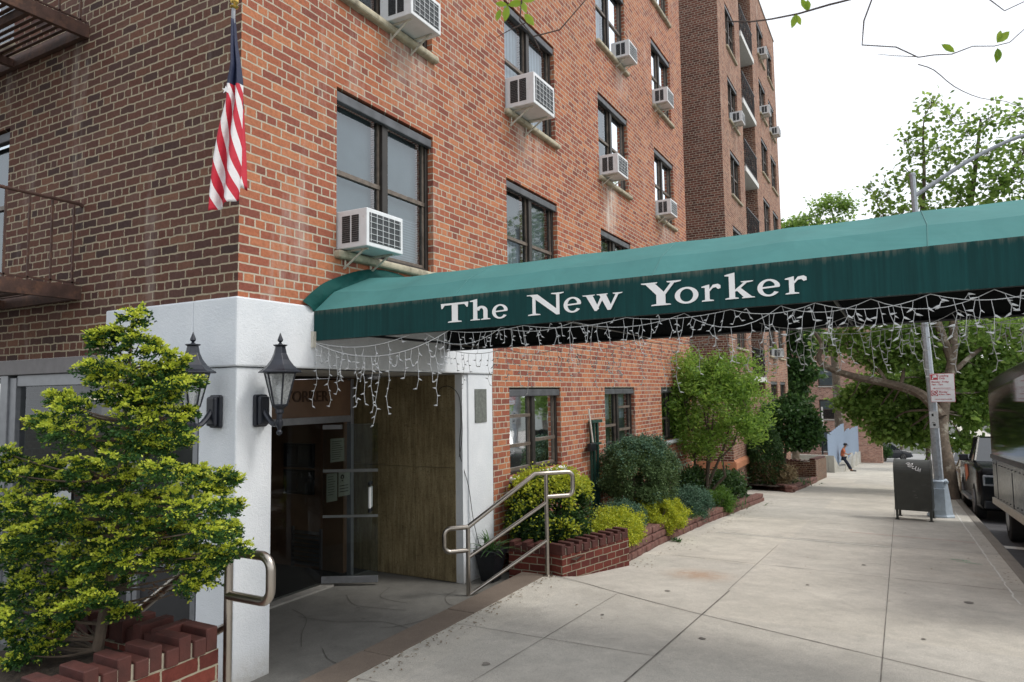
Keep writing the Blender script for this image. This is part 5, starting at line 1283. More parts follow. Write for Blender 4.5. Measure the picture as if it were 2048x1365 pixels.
# ------------------------------------------------------------ trees
TREE_K = {'plane_tree': 1.0}
def tree(name, lb, trunk, r0, limbs, cl, mat, size, bark=None, group=None, sig=.3, nsub=22, cat='tree', aspect=.6, twig=True, rt=.4, shell=.3, flat=.8):
    t = thing(name, lb, cat, trunk[0], group); bark = bark or M_bark
    tp = smooth(trunk, 4); mb = MB(); mb.tube(tp, [r0*(1-(1-rt)*i/(len(tp)-1)) for i in range(len(tp))], 12); mb.build('trunk', bark, t, smooth=True)
    nodes_ = [Vector(p) for p in tp[len(tp)//2:]]
    mb = MB()
    for pl, ra, rb in limbs:
        q = smooth(pl, 5); mb.tube(q, [ra+(rb-ra)*i/(len(q)-1) for i in range(len(q))], 8); nodes_ += [Vector(p) for p in q[2:]]
    P = []
    for c, r, n in cl:
        r3 = np.array(r if isinstance(r, (tuple, list)) else (r, r, r*flat), dtype=float)
        ns = max(4, int(nsub*max(1, r3.max()/1.0))); sub = ball(ns, c, r3, shell); k = rng.integers(0, ns, n)
        n = int(n*TREE_K.get(name, 1)); k = k[:n] if n <= len(k) else rng.integers(0, ns, n); P.append(sub[k]+rng.normal(size=(n, 3))*sig*np.array([1, 1, .8]))
        cc = Vector(c); nn = min(nodes_, key=lambda v: (v-cc).length+max(0, v.z-cc.z)*.8)
        m = nn.lerp(cc, .5)+Vector((random.gauss(0, .12), random.gauss(0, .12), random.gauss(0, .1)))
        L = (cc-nn).length; rr = min(.06, .012+.012*L)
        mb.tube(smooth([tuple(nn), tuple(m), tuple(cc)], 4), [rr*(1-.7*i/8) for i in range(9)], 6)
        if twig:
            for sidx in range(0, ns, max(1, ns//14)):
                s_ = Vector(sub[sidx]); m2 = cc.lerp(s_, .5)+Vector((random.gauss(0, .06), random.gauss(0, .06), random.gauss(0, .06))); mb.tube([cc, m2, s_], [rr*.3, rr*.22, rr*.10], 4)
    mb.build('branches', bark, t, smooth=True)
    V, F = cloud(np.concatenate(P), size, aspect, .6); bigmesh('crown', V, F, mat, t)
    return t
# small multi-stemmed tree in the first bed
t = thing('small_tree', 'small multi-stemmed leafy tree in the bed before the courtyard', 'tree', (.58, 12.6, -2.6))
tops = [(.2, 12.3, -.3), (.5, 12.8, .1), (.9, 12.5, 0), (1.25, 12.7, -.2), (.05, 12.7, -.6), (1.5, 12.5, -.5), (.8, 12.4, .4)]
stems(t, (.55, 12.6, -2.62), tops, .040, M_stem, 'trunks', .05)
mb = MB()
for tp in tops:
    for _ in range(5):
        e = Vector(tp)+Vector((random.gauss(0, .5), random.gauss(0, .5), random.uniform(.1, .7))); mb.tube([tp, Vector(tp).lerp(e, .5)+Vector((.03, 0, .03)), e], [.014, .010, .004], 5)
mb.build('branches', M_stem, t, smooth=True)
P = np.concatenate([clumps(n, c, r, ns, .10, .5) for c, r, n, ns in (((.72, 12.6, -.30), (1.0, 1.1, 1.0), 8500, 120), ((1.2, 12.6, .30), (.62, .8, .5), 2800, 40), ((.25, 12.5, .35), (.50, .8, .5), 2500, 36), ((.45, 12.6, -1.15), (.75, .9, .40), 2300, 32), ((-.15, 12.4, -.55), (.35, .6, .6), 1500, 24), ((1.6, 12.6, -.45), (.42, .6, .75), 2300, 32))])
P = np.concatenate([P]+[np.array([(.7+random.gauss(0,.02)+(q/12)*dx_, 12.6+(q/12)*dy_, z_+(q/12)*dz_) for q in range(13) for _ in range(3)]) for dx_, dy_, dz_, z_ in [(math.cos(a_)*1.35*random.uniform(.75, 1.1), math.sin(a_)*1.2, random.uniform(.1, .75), random.uniform(-.4, .3)) for a_ in [k_*.42 for k_ in range(60)]]]); V, F = cloud(P, .092, .40, .5); bigmesh('crown', V, F, leafmat('lime_green_leaf', [(.07, .15, .025), (.14, .26, .04), (.21, .35, .06), (.30, .44, .09)], .5), t)
# conical evergreen and the round tree behind it
t = thing('conical_evergreen', 'dark conical evergreen in the far planting bed beside the brick corner', 'evergreen', (.55, 20.6, -3.1))
stems(t, (.55, 20.6, -3.15), [(.55, 20.6, -.8)], .05, M_stem, 'trunk', .01)
n = 30000; z = rng.uniform(0, 1, n)**.85; a = rng.uniform(0, 2*PI, n); R = .56*np.minimum(1, (1-z)*2.0)**.75*(1-.35*np.clip(.25-z, 0, 1)*2)*(.8+.22*rng.uniform(0, 1, n))*(1+.10*np.sin(a*5+z*9))
P = np.stack([.55+R*np.cos(a), 20.6+R*np.sin(a), -3.05+2.3*z], 1)+rng.normal(size=(n, 3))*.03
m = (z > .32) | (rng.uniform(0, 1, n) > .45)
V, F = cloud(P[m], .07, .45, 0); bigmesh('foliage', V, F, G_dk, t); V, F = cloud(P[~m], .05, .35, .2); bigmesh('browned_base', V, F, G_brown, t)
tree('round_tree', 'dense round dark leaved tree at the far bed with a single short trunk', [(.75, 23.5, -3.4), (.75, 23.5, -2.8), (.85, 23.5, -2.0)], .09, [],
     [((.95, 23.5, -1.25), (1.0, 1.05, .95), 6500), ((1.5, 23.4, -1.55), (.5, .7, .6), 2500), ((.3, 23.4, -1.4), (.5, .7, .6), 2200)], G_dk if False else leafmat('deep_green_leaf', [(.02, .06, .015), (.04, .10, .025), (.075, .16, .035)], .3), .15, M_stem, sig=.11, nsub=60, shell=.6)
shrub('ornamental_grass', 'tan dried shrub at the front of the far bed', 'bush', (1.05, 20.9, -2.85), (.40, .6, .36), 3500, .10, leafmat('tan_plume', [(.16, .12, .06), (.30, .23, .13), (.22, .2, .1)], .3), 40, .08, .35, ground=-3.2)
t = thing('strap_leaf_clump', 'green strap leaves beside the tan shrub in the far bed', 'plant', (1.15, 22.5, -3.3)); blades('leaves', (1.1, 22.3, -3.25), 160, .45, .03, M_blade, t, .8, .35, .5)
# London plane by the kerb behind the lamp post
PL = [(5.72, 20.3, -3.5), (5.68, 20.6, -2.4), (5.60, 21.2, -1.4), (5.80, 21.8, -.2), (6.05, 22, 1.0), (6.15, 22.2, 2.6), (6.3, 22.3, 5.0)]
limbs = [([(5.62, 21.3, -.95), (5.2, 21.6, -.30), (4.6, 22, .0), (3.9, 22, .20), (3.3, 22, .35), (2.6, 22, .62), (2.2, 22, .95), (2.32, 22, 1.45), (2.1, 22, 1.9)], .17, .06),
         ([(4.2, 22, .15), (3.9, 22.1, .7), (3.3, 22.2, 1.3), (2.9, 22.2, 1.5)], .06, .03), ([(4.6, 22, .05), (4.7, 22.2, .8), (4.5, 22.3, 1.6), (4.6, 22.4, 2.2)], .06, .03),
         ([(6.0, 22, .8), (5.6, 21.8, 2.4), (5.3, 21.9, 4.0), (5.55, 22, 6.5), (5.6, 22, 8.0)], .13, .03), ([(6.2, 22.2, 3.0), (6.7, 22.4, 5.2), (7.0, 22.4, 7.0), (7.2, 22.3, 8.4)], .12, .03),
         ([(6.3, 22.3, 4.6), (7.6, 22.5, 6.2), (8.4, 22.6, 7.4)], .09, .02), ([(5.4, 21.9, 4.2), (4.6, 22, 5.2), (4.2, 22, 6.0)], .05, .015), ([(5.55, 22, 6.3), (5.0, 22, 7.2)], .03, .01),
         ([(5.9, 21.9, .3), (6.9, 22.6, 1.2), (8.2, 23, 1.8)], .09, .03)]
cl = [(c, r, int(n*.52)) for c, r, n in [((5.95, 22, 9.1), .45, 150), ((5.5, 22, 8.3), .45, 170), ((6.4, 22, 8.5), .42, 150), ((5.3, 22, 7.5), .5, 200), ((6.0, 22, 7.6), .55, 260), ((6.8, 22, 8.0), .45, 180), ((7.4, 22, 8.3), .5, 220), ((8.1, 22, 8.2), .5, 260), ((6.5, 22, 7.0), .6, 320), ((7.3, 22, 7.2), .65, 380), ((8.2, 22.2, 7.2), .7, 480),
      ((5.0, 22, 6.7), .5, 220), ((5.7, 22, 6.5), .6, 360), ((6.4, 22, 6.1), .6, 420), ((7.2, 22, 6.2), .7, 520), ((8.2, 22, 6.2), .8, 650), ((4.5, 22, 6.3), .45, 170), ((4.3, 22, 5.6), .45, 210), ((4.9, 22, 5.6), .55, 320), ((5.6, 22, 5.5), .6, 420), ((6.4, 22, 5.3), .7, 520), ((7.3, 22, 5.2), .7, 600), ((8.3, 22, 5.2), .8, 700), ((4.0, 22, 6.6), .3, 70), ((5.1, 22, 8.0), .3, 60), ((9.3, 22.5, 7.0), .9, 600), ((9.3, 22.5, 5.5), .9, 700)]]+[(c, r, int(n*1.6)) for c, r, n in [((5.6, 23.2, 1.6), .9, 500), ((4.9, 23.3, 1.9), .8, 450), ((6.9, 23.2, .6), .8, 500), ((7.9, 23.3, .7), .8, 450),
      ((3.0, 22.5, 1.5), .55, 300), ((3.8, 22.3, 1.2), .6, 460), ((4.6, 22.3, 1.0), .6, 480), ((4.2, 22.4, 2.0), .7, 460), ((5.2, 22.3, 1.2), .6, 480), ((3.4, 22.4, 2.3), .6, 300), ((2.5, 22.3, 1.6), .35, 130), ((5.6, 22.8, 2.2), .8, 460), ((6.6, 23, 1.4), .8, 600), ((7.6, 23, 1.6), .8, 600), ((6.3, 23, .4), .7, 560), ((4.0, 22.4, .9), .4, 300),
      ((2.9, 23.2, -.45), .38, 330), ((3.3, 23.3, -.75), .45, 500), ((3.8, 23.4, -.9), .5, 620), ((3.2, 23.2, -.15), .35, 300), ((4.3, 23.4, -.7), .55, 620), ((4.9, 23.4, -.6), .55, 620), ((4.0, 23.5, -1.45), .45, 460), ((4.6, 23.5, -1.5), .5, 560), ((5.1, 23.5, -1.6), .45, 460), ((4.9, 23.5, -1.2), .5, 460), ((6.1, 22.9, -.4), .55, 520), ((6.5, 22.9, -1.0), .5, 430), ((6.2, 22.8, -1.7), .35, 260), ((7.2, 23.5, -.1), .7, 600), ((7.2, 23.6, -1.0), .6, 500), ((5.3, 23.2, .2), .5, 400), ((4.05, 23.7, -.1), .45, 520), ((4.4, 23.8, .1), .45, 420), ((3.6, 23.7, .1), .4, 320)]]
tree('plane_tree', 'mottled plane tree behind the lamp post with a thick limb over the pavement', PL, .22, limbs, cl, G_tree, .155, M_bark, sig=.17, nsub=20, aspect=.8, shell=.35)
# other trees
tree('street_tree', 'sparse tree crown just showing above the canopy, left of the lamp arm', [(1.2, 45, -5), (1.1, 45, 0), (1.0, 45, 5), (1.2, 45, 9)], .3, [([(1.2, 45, 8), (1.4, 45, 10), (1.3, 45, 11.5)], .1, .03), ([(1.2, 45, 8), (.2, 45, 10), (-.8, 45, 10.8)], .09, .03)],
     [((1.4, 45, 12.0), .8, 420), ((.5, 45, 11.6), .7, 260), ((2.3, 45, 11.5), .6, 240), ((-.8, 45, 10.8), .8, 520), ((-1.6, 45, 10.6), .6, 380), ((.3, 45, 10.3), 1.0, 700), ((1.5, 45, 10.2), 1.1, 700), ((-.6, 45, 9.5), 1.2, 900), ((2.4, 45, 9.6), 1.0, 600)], G_tree, .24, group=None, sig=.22)
tree('courtyard_tree', 'dark green tree wedged between the far wing and the distant brick building', [(-.2, 34.5, -4.2), (-.2, 34.5, -1), (-.1, 34.5, 1)], .2, [],
     [((-.1, 34.5, 1.8), 1.2, 2400), ((-.2, 34.4, .3), .9, 1500), ((.5, 34.4, .8), .6, 800), ((.15, 34.3, -.5), .45, 500), ((.2, 34.4, 2.8), 1.2, 2000), ((-.7, 34.5, 3.6), 1.2, 1200)], MATS['deep_green_leaf'], .22, sig=.2, nsub=40, shell=.4)
for i, (x, y, h, lb, mt) in enumerate(((6.6, 72, 4.5, 'bright green tree overhanging the far end of the street', G_mid), (10.6, 46, 5.0, 'bright yellow-green tree across the street behind the black truck', G_fresh), (12.5, 60, 8.5, 'pale yellow-green tall tree far across the street', G_fresh), (9.6, 74, 4.6, 'mid green tree at the far corner behind the parked cars', G_mid),
                                  (4.5, 96, 8, 'distant green tree above the cross street', G_mid), (16.5, 52, 8, 'green tree at the right edge across the street', G_tree), (-1.5, 104, 4.5, 'distant green tree left of the cross street', G_tree), (9.0, 112, 6, 'far green tree closing the end of the street', G_tree), (13.8, 34, 4.6, 'leafy street tree on the opposite pavement near the black truck', G_tree))):
    g = zg(min(y, 84))-.05; H = h-g; rr = 3.0 if h > 4 else 2.3
    C0 = [(x, y, g), (x+.1, y, g+H*.3), (x, y, g+H*.6)]
    clt = [((x+random.uniform(-1, 1)*rr*.75, y+random.uniform(-1, 1)*rr*.6, g+H*random.uniform(.36, .97)), rr*random.uniform(.3, .52), 520) for _ in range(15)]
    tree('street_tree', lb, C0, .22, [], clt, mt, .30, sig=.28, nsub=16, twig=False)
for i, (x, y, z, r, lb) in enumerate(((3.9, 62.5, -5.3, .55, 'left one of the clipped round shrubs at the far corner'), (4.4, 64.0, -4.9, .75, 'taller clipped round shrub at the far corner of the pavement'), (4.9, 63.0, -5.4, .5, 'right low clipped shrub at the far corner'))):
    shrub('corner_shrub', lb, 'bush', (x-1.6, y, z), (r, r, r*.8), 1500, .12, MATS['deep_green_leaf'], 30, .12, .5, group='clipped shrubs at the far corner', ground=zg(62))

# ------------------------------------------------------------ lamp post with parking sign
lp = thing('street_lamp', 'grey street lamp post with tapering square base and curved arm, behind the mailbox', 'street lamp', (5.24, 14.4, zg(14.4)))
g0 = zg(14.4)
mb = MB(); P8 = []
for z, w in ((0, .27), (.04, .27), (.06, .245), (.74, .165), (.78, .17), (.80, .13)):
    for k in range(8):
        a = PI/8+k*PI/4; rr = w*(1.04 if k % 2 else 1.04); P8.append((5.20+rr*math.cos(a), 14.5+rr*math.sin(a), g0+z))
mb.add(P8, [(8*i+k, 8*i+(k+1) % 8, 8*i+8+(k+1) % 8, 8*i+8+k) for i in range(5) for k in range(8)]+[tuple(range(8)), tuple(range(40, 48))]); mb.build('base', M_polebase, lp, bevel=.012)
mb = MB(); mb.obox((5.15, 14.225, g0+.40), (.135, 0, 0), (0, .012, 0), (0, 0.0, .24)); mb.build('access_door', M_polebase, lp, bevel=.006)
mb = MB()
for k in range(4): a = PI/4+k*PI/2; mb.lathe([(.035, 0), (.045, .02), (.04, .05), (.015, .07)], (5.2+.19*math.cos(a), 14.5+.19*math.sin(a), g0+.74), 10)
mb.build('bolt_cover', M_polebase, lp, smooth=True)
mb = MB(); mb.tube([(5.20, 14.5, g0+.78), (5.17, 14.5, -.5), (5.10, 14.5, 1.5), (5.03, 14.5, 4.85)], [.098, .088, .075, .060], 8); mb.lathe([(.07, 0), (.07, .05), (.03, .07)], (5.03, 14.5, 4.83), 10); mb.build('pole', M_pole, lp)
mb = MB(); mb.tube(smooth([(5.05, 14.5, 4.35), (5.5, 14.5, 4.62), (6.05, 14.5, 4.95), (6.6, 14.5, 5.20), (7.2, 14.5, 5.38), (8.4, 14.5, 5.5)], 5), [.05-.0006*i for i in range(26)], 10); mb.build('arm', M_pole, lp, smooth=True)
MB().lathe([(.02, 0), (.15, .02), (.17, .08), (.09, .15), (.02, .16)], (8.6, 14.5, 5.42), 14).build('lamp_head', M_pole, lp, smooth=True)
mb = MB()
for (z0, z1) in ((-.92, -.55),): mb.box(5.09, 5.26, 14.398, 14.401, z0, z1)
mb.build('sticker', plain('faded_sticker', (.5, .52, .52), .6, var=.2, scale=30), lp)
mb = MB(); mb.box(5.13, 5.17, 14.394, 14.397, -.66, -.60); mb.box(5.15, 5.2, 14.394, 14.397, -.87, -.82); mb.box(5.13, 5.19, 14.394, 14.397, -.80, -.79); mb.build('sticker_print', M_ink, lp)
sg = thing('parking_sign', 'red and white parking regulation sign fixed to the lamp post', 'sign', (5.36, 14.35, -.05))
X0, X1, Z0, Z1, SY = 5.135, 5.60, -.345, .285, 14.36
SG = lambda u, v: (X0+(X1-X0)*u, SY-.0, Z0+(Z1-Z0)*v)
def srect(mb, u0, u1, v0, v1, d=.003):
    a = SG(u0, v0); b = SG(u1, v1); mb.box(a[0], b[0], SY-.002-d, SY-.002, a[2], b[2])
mb = MB(); mb.box(X0, X1, SY-.002, SY+.002, Z0, Z1); pl = mb.build('sign_plate', M_sign, sg, bevel=.0)
mb = MB()
for a in ((.0, 1, .0, .012), (.0, 1, .988, 1), (.0, .015, .012, .988), (.985, 1, .012, .988), (.015, .985, .42, .428)): srect(mb, *a, d=.001)
srect(mb, .03, .33, .78, .97); srect(mb, .03, .30, .22, .40)
for v, s in ((.485, -1), (.10, 1)):
    srect(mb, .16, .84, v-.008, v+.008)
    tx = .86 if s > 0 else .10; b_ = .80 if s > 0 else .18
    p = [SG(tx, v), SG(b_, v+.022), SG(b_, v-.022)]; mb.prism([(q[0], SY-.005, q[2]) for q in p], (0, .003, 0))
mb.build('sign_red', M_red, pl)
mb = MB()   # hand truck and no-standing emblems in white on red
q = [SG(.10, .93), SG(.27, .95), SG(.30, .86), SG(.14, .85)]; mb.prism([(a[0], SY-.008, a[2]) for a in q], (0, .002, 0))
q = [SG(.08, .81), SG(.13, .90), SG(.16, .90), SG(.13, .80)]; mb.prism([(a[0], SY-.008, a[2]) for a in q], (0, .002, 0))
mb.build('sign_emblem', M_sign, pl); mb = MB()
c = SG(.165, .31); ring_ = [(c[0]+.05*math.cos(a*PI/12), SY-.007, c[2]+.05*math.sin(a*PI/12)) for a in range(24)]; mb.tube(ring_, .007, 6, close=True)
mb.tube([(c[0]-.035, SY-.007, c[2]+.03), (c[0]+.035, SY-.007, c[2]-.03)], .006, 6)
mb.tube([(c[0]-.012, SY-.007, c[2]-.028), (c[0]-.012, SY-.007, c[2]+.026), (c[0]+.014, SY-.007, c[2]+.016), (c[0]-.01, SY-.007, c[2])], .005, 6)
mb.build('sign_emblem', M_sign, pl)
for tx_, u, v, sz in (('Loading', .37, .89, .058), ('Only', .37, .80, .058), ('Monday - Friday', .06, .68, .050), ('7am - 7pm', .06, .59, .050), ('Monday', .34, .33, .050), ('8:30am - 10am', .34, .25, .036)):
    p = SG(u, v); text('sign_text', tx_, M_red, pl, basis((1, 0, 0), (0, 0, 1), (p[0], SY-.005, p[2])), sz, .0008, bold=.0012)
sg.location = sg.location
# ------------------------------------------------------------ relay mailbox
gm = zg(13.2)
mx = thing('mailbox', 'dark olive round-topped street mailbox on short legs with white graffiti', 'mailbox', (4.70, 13.5, gm)); mx.rotation_euler = (0, 0, math.radians(-6))
x0, x1, y0, y1 = -.33, .33, -.27, .27
prof = [(y0, .20)]+[(y0, .20), (y0, .98)]+[(y0+.27-.27*math.cos(a*PI/14), .98+.26*math.sin(a*PI/14)) for a in range(0, 15)]+[(y1, .98), (y1, .20)]
pr = []
for p in prof:
    if not pr or math.dist(pr[-1], p) > 1e-4: pr.append(p)
mb = MB(); mb.prism([(x0, a, b) for a, b in pr], (x1-x0, 0, 0)); mb.build('body', M_mail, mx, world=False, bevel=.006)
mb = MB()
for x in (x0-.012, x1-.012):
    mb.prism([(x, a*1.03, .20+(b-.20)*1.012) for a, b in pr], (.024, 0, 0))
mb.build('side_rim', M_mail, mx, world=False, bevel=.004)
for x in (x0, x1-.045):
    for y in (y0+.0, y1-.05):
        l = MB().box(x, x+.045, y, y+.05, 0, .21).build('leg', M_mail, mx, world=False); MB().box(x-.02, x+.065, y-.02, y+.07, 0, .012).build('foot', M_mail, l, world=False)
mb = MB()
for z in (.35, .55, .75, .95): mb.lathe([(.007, 0), (.007, .006), (.003, .009)], (0, 0, 0), 8); 
mb = MB()
sc_ = [(-.10, 1.16), (-.07, 1.18), (-.03, 1.17), (-.08, 1.145), (-.02, 1.15), (.02, 1.175), (.0, 1.13), (-.07, 1.12), (-.02, 1.10), (.04, 1.12), (.01, 1.08), (.06, 1.07), (.09, 1.12), (.07, 1.05), (.11, 1.04), (.13, 1.10), (.12, 1.02), (.17, 1.08), (.15, 1.01)]
def my(z): zz = max(-1, min(1, (z-.98)/.26)); return y0+.27-.27*math.sqrt(max(0, 1-zz*zz))-.004
mb.tube([(x, my(z), z) for x, z in smooth(sc_, 3)], .0055, 5); mb.build('graffiti', M_white, mx, world=False)
mb = MB()
for (u, v) in ((0, .6), (.02, .52), (.04, .47)): mb.box(u, u+.05, y0-.0015, y0, v, v+.012)
mb.build('scuff', plain('scuff_grey', (.09, .09, .085), .7), mx, world=False)
# ------------------------------------------------------------ far brick building
fb = thing('brick_building', 'distant pinkish brick apartment building closing the view at the end of the pavement', 'building', (0, 59, -6))
fc = [(-1.25, -.05), (-3.6, -2.3), (-6.5, -5.2)]; fz = [-5.15, -2.55, .15, 2.95, 5.65, 8.35]
hol = [(a, b, z, z+1.62) for a, b in fc for z in fz]
mb = MB(); wallplane(mb, 'y', 59, -14, 3.15, -6.6, 12.2, hol, sgn=1, depth=.2); wallplane(mb, 'x', 3.15, 59, 61.6, -6.6, 12.2); mb.quad((-14, 59, 12.19), (3.15, 59, 12.19), (3.15, 70, 12.19), (-14, 70, 12.19)); mb.build('front_wall', M_fbrick, fb)
k = 0
for a, b in fc:
    for z in fz: k += 1; window(fb, 'y', 59, a, b, z, z+1.62, [((3, 3), (2, 0), (4, 3), (2, 4))[k % 4]], sgn=1, cols=1, lint=False, sillm=M_curb if False else plain('stone_sill', (.5, .48, .44), .8))
t = thing('brown_fence', 'tall brown panelled fence beyond the pale blue louvred screen', 'fence', (3.0, 61.7, -6.2))
mb = MB()
for i in range(14): y = 61.7+i*.9; mb.box(2.95+.08*(i % 2), 3.1, y, y+.86, -6.9, -1.5-.10*i)
mb.build('panels', M_darkwood, t)
MB().box(3.1, 3.5, 66, 66.5, -5.2, -4.7).build('meter_box', M_alu, t)
# concrete wall with railings and louvred screen
t = thing('concrete_wall', 'pale concrete retaining wall behind the far planting, beside the leaning man', 'wall', (1.3, 36.3, -4.5))
mb = MB(); mb.box(-5, 1.13, 36.31, 36.6, -4.9, -3.50); mb.prism([(1.42, 36.3, -4.9), (1.42, 58.9, -6.4), (1.42, 58.9, -5.2), (1.42, 40, -4.55), (1.42, 38.5, -4.1), (1.42, 36.3, -3.5)], (-.28, 0, 0)); mb.build('wall', M_cwall, t)
mb = MB()
for y0_ in (37.4, 42.5, 47.2, 52): mb.prism([(1.42, y0_, zg(y0_)-.1), (1.42, y0_+4.4, zg(y0_+4.4)-.1), (1.42, y0_+4.4, zg(y0_)+.62)], (.32, 0, 0))
mb.build('sloping_foot', M_cwall, t)
t = thing('railing', 'thin black picket railing on top of the concrete wall', 'railing', (-1, 36.4, -3.5))
mb = MB()
for i in range(24): x = -4.8+i*.19; mb.box(x, x+.016, 36.44, 36.456, -3.5, -2.55)
mb.box(-4.9, -.3, 36.44, 36.46, -2.62, -2.59); mb.box(-4.9, -.3, 36.44, 36.46, -3.40, -3.37); mb.build('pickets', M_blackm, t)
t = thing('screen_fence', 'pale blue louvred metal screen with four slanting sections behind the man', 'fence', (1.4, 37, -4.4))
for (y0_, y1_, z0_, z1_, zb) in ((37.0, 41.4, -2.45, -2.05, -4.2), (41.8, 46.2, -3.15, -2.55, -4.7), (46.6, 51.2, -3.25, -2.75, -4.9), (51.6, 56.6, -3.45, -2.85, -5.2)):
    n = 7; mb = MB()
    for i in range(n):
        a, b = i/n, (i+.74)/n; ya, yb = y0_+(y1_-y0_)*a, y0_+(y1_-y0_)*b; xa = 1.10+.45*a; xb = 1.10+.45*b+.10
        mb.prism([(xa, ya, zb), (xb, yb, zb), (xb, yb, z0_+(z1_-z0_)*b), (xa, ya, z0_+(z1_-z0_)*a)], (-.03, 0, 0))
    mb.build('louvre_panel', M_steelblue, t)
t = thing('sign_post', 'slim dark post with a narrow white plate above the concrete wall', 'post', (.82, 37.2, -4))
MB().tube([(.82, 37.2, -4.4), (.80, 37.2, -1.2)], .045, 8).build('post', M_blackm, t); MB().box(.84, .92, 37.18, 37.2, -2.2, -1.0).build('plate', M_white, t)

# ------------------------------------------------------------ the leaning man
def figure():
    g = zg(39.3); X, Y = 1.72, 39.3; S = .84
    t = thing('person', 'man in orange shirt and dark cap leaning on the low wall with a phone', 'person', (X, Y, g))
    M_skin = plain('skin', (.32, .17, .11), .6); M_shirt = plain('orange_shirt', (.50, .14, .07), .9, var=.15, scale=30); M_pants = plain('navy_trousers', (.012, .018, .035), .9); M_shoe = plain('dark_shoe', (.02, .018, .018), .6)
    def P(a, b, c): return Vector((a*S, b*S, c*S))         # local: +x away from wall, z up
    def skin(name, verts, edges, radii, mat, root=0):
        me = bpy.data.meshes.new(name); me.from_pydata([P(*v) for v in verts], edges, []); me.materials.append(mat)
        o = bpy.data.objects.new(name, me); COL.objects.link(o); o.parent = t
        m = o.modifiers.new('skin', 'SKIN'); m.use_smooth_shade = True
        for i, r in enumerate(radii): me.skin_vertices[0].data[i].radius = (r[0]*S, r[1]*S) if isinstance(r, tuple) else (r*S, r*S)
        me.skin_vertices[0].data[root].use_root = True
        s = o.modifiers.new('sub', 'SUBSURF'); s.levels = 1; s.render_levels = 2
        return o
    # body: pelvis, spine, neck, head, legs, arms (one continuous surface)
    V = [(-.10, 0, .92), (-.12, 0, 1.10), (-.08, 0, 1.30), (-.03, 0, 1.46), (.02, 0, 1.54), (.07, 0, 1.62), (.10, 0, 1.70),
         (-.05, .10, .86), (.14, .11, .48), (.30, .11, .08), (.42, .11, .03), (-.05, -.10, .86), (.20, -.10, .50), (.42, -.09, .08), (.54, -.09, .03),
         (-.03, .19, 1.42), (.02, .24, 1.16), (.22, .13, 1.06), (.31, .07, 1.09), (-.03, -.19, 1.42), (.03, -.24, 1.17), (.22, -.14, 1.10), (.32, -.05, 1.13)]
    E = [(0,1),(1,2),(2,3),(3,4),(4,5),(5,6),(0,7),(7,8),(8,9),(9,10),(0,11),(11,12),(12,13),(13,14),(3,15),(15,16),(16,17),(17,18),(3,19),(19,20),(20,21),(21,22)]
    R = [(.15,.12),(.14,.11),(.16,.12),(.12,.10),.055,.085,.075,.095,.065,.045,.04,.095,.065,.045,.04,.06,.045,.035,.028,.06,.045,.035,.028]
    skin('body', V, E, R, M_skin)
    skin('shirt', [(-.10, 0, .90), (-.12, 0, 1.10), (-.08, 0, 1.30), (-.03, 0, 1.45), (-.03, .19, 1.43), (.02, .245, 1.20), (-.03, -.19, 1.43), (.03, -.245, 1.21)], [(0,1),(1,2),(2,3),(3,4),(4,5),(3,6),(6,7)], [(.18,.15),(.17,.14),(.185,.145),(.14,.12),.08,.065,.08,.065], M_shirt)
    skin('trousers', [(-.10, 0, .90), (-.05, .10, .84), (.14, .11, .48), (.29, .11, .12), (-.05, -.10, .84), (.20, -.10, .50), (.40, -.09, .12)], [(0,1),(1,2),(2,3),(0,4),(4,5),(5,6)], [(.17,.14),.115,.085,.065,.115,.085,.065], M_pants)
    mb = MB(); mb.lathe([(.105, 0), (.11, .05), (.09, .10), (.04, .125)], P(.09, 0, 1.69), 14); mb.obox(P(.20, 0, 1.70), P(.07, 0, -.02), P(0, .06, 0), P(0, 0, .008)); mb.build('cap', M_blackm, t, world=False, smooth=True)
    for y in (.115, -.09):
        x = .36 if y > 0 else .48; MB().obox(P(x+.06, y, .045), P(.13, 0, 0), P(0, .045, 0), P(0, 0, .045)).build('shoe', M_shoe, t, world=False, bevel=.02)
    mb = MB(); mb.obox(P(.36, .01, 1.15), P(.035, 0, .045), P(0, .035, 0), P(-.006, 0, .005)); mb.build('phone', M_blackm, t, world=False)
    mb = MB()
    for sy in (1, -1):      # fingers closed round the phone
        for k in range(4): mb.tube([P(.31, .06*sy, 1.10+.014*k), P(.345, .052*sy, 1.115+.014*k), P(.37, .028*sy, 1.125+.014*k), P(.372, .012*sy, 1.128+.012*k)], .0075, 5)
        mb.tube([P(.31, .05*sy, 1.13), P(.335, .03*sy, 1.165), P(.345, .012*sy, 1.18)], .008, 5)
    mb.build('fingers', M_skin, t, world=False)
    mb = MB(); mb.obox(P(.178, 0, 1.635), P(.02, 0, 0), P(0, .012, 0), P(0, 0, .022)); mb.obox(P(.165, 0, 1.585), P(.008, 0, 0), P(0, .028, 0), P(0, 0, .006)); mb.build('face_features', plain('skin_shade', (.24, .11, .08), .6), t, world=False, bevel=.004)
    return t
figure()

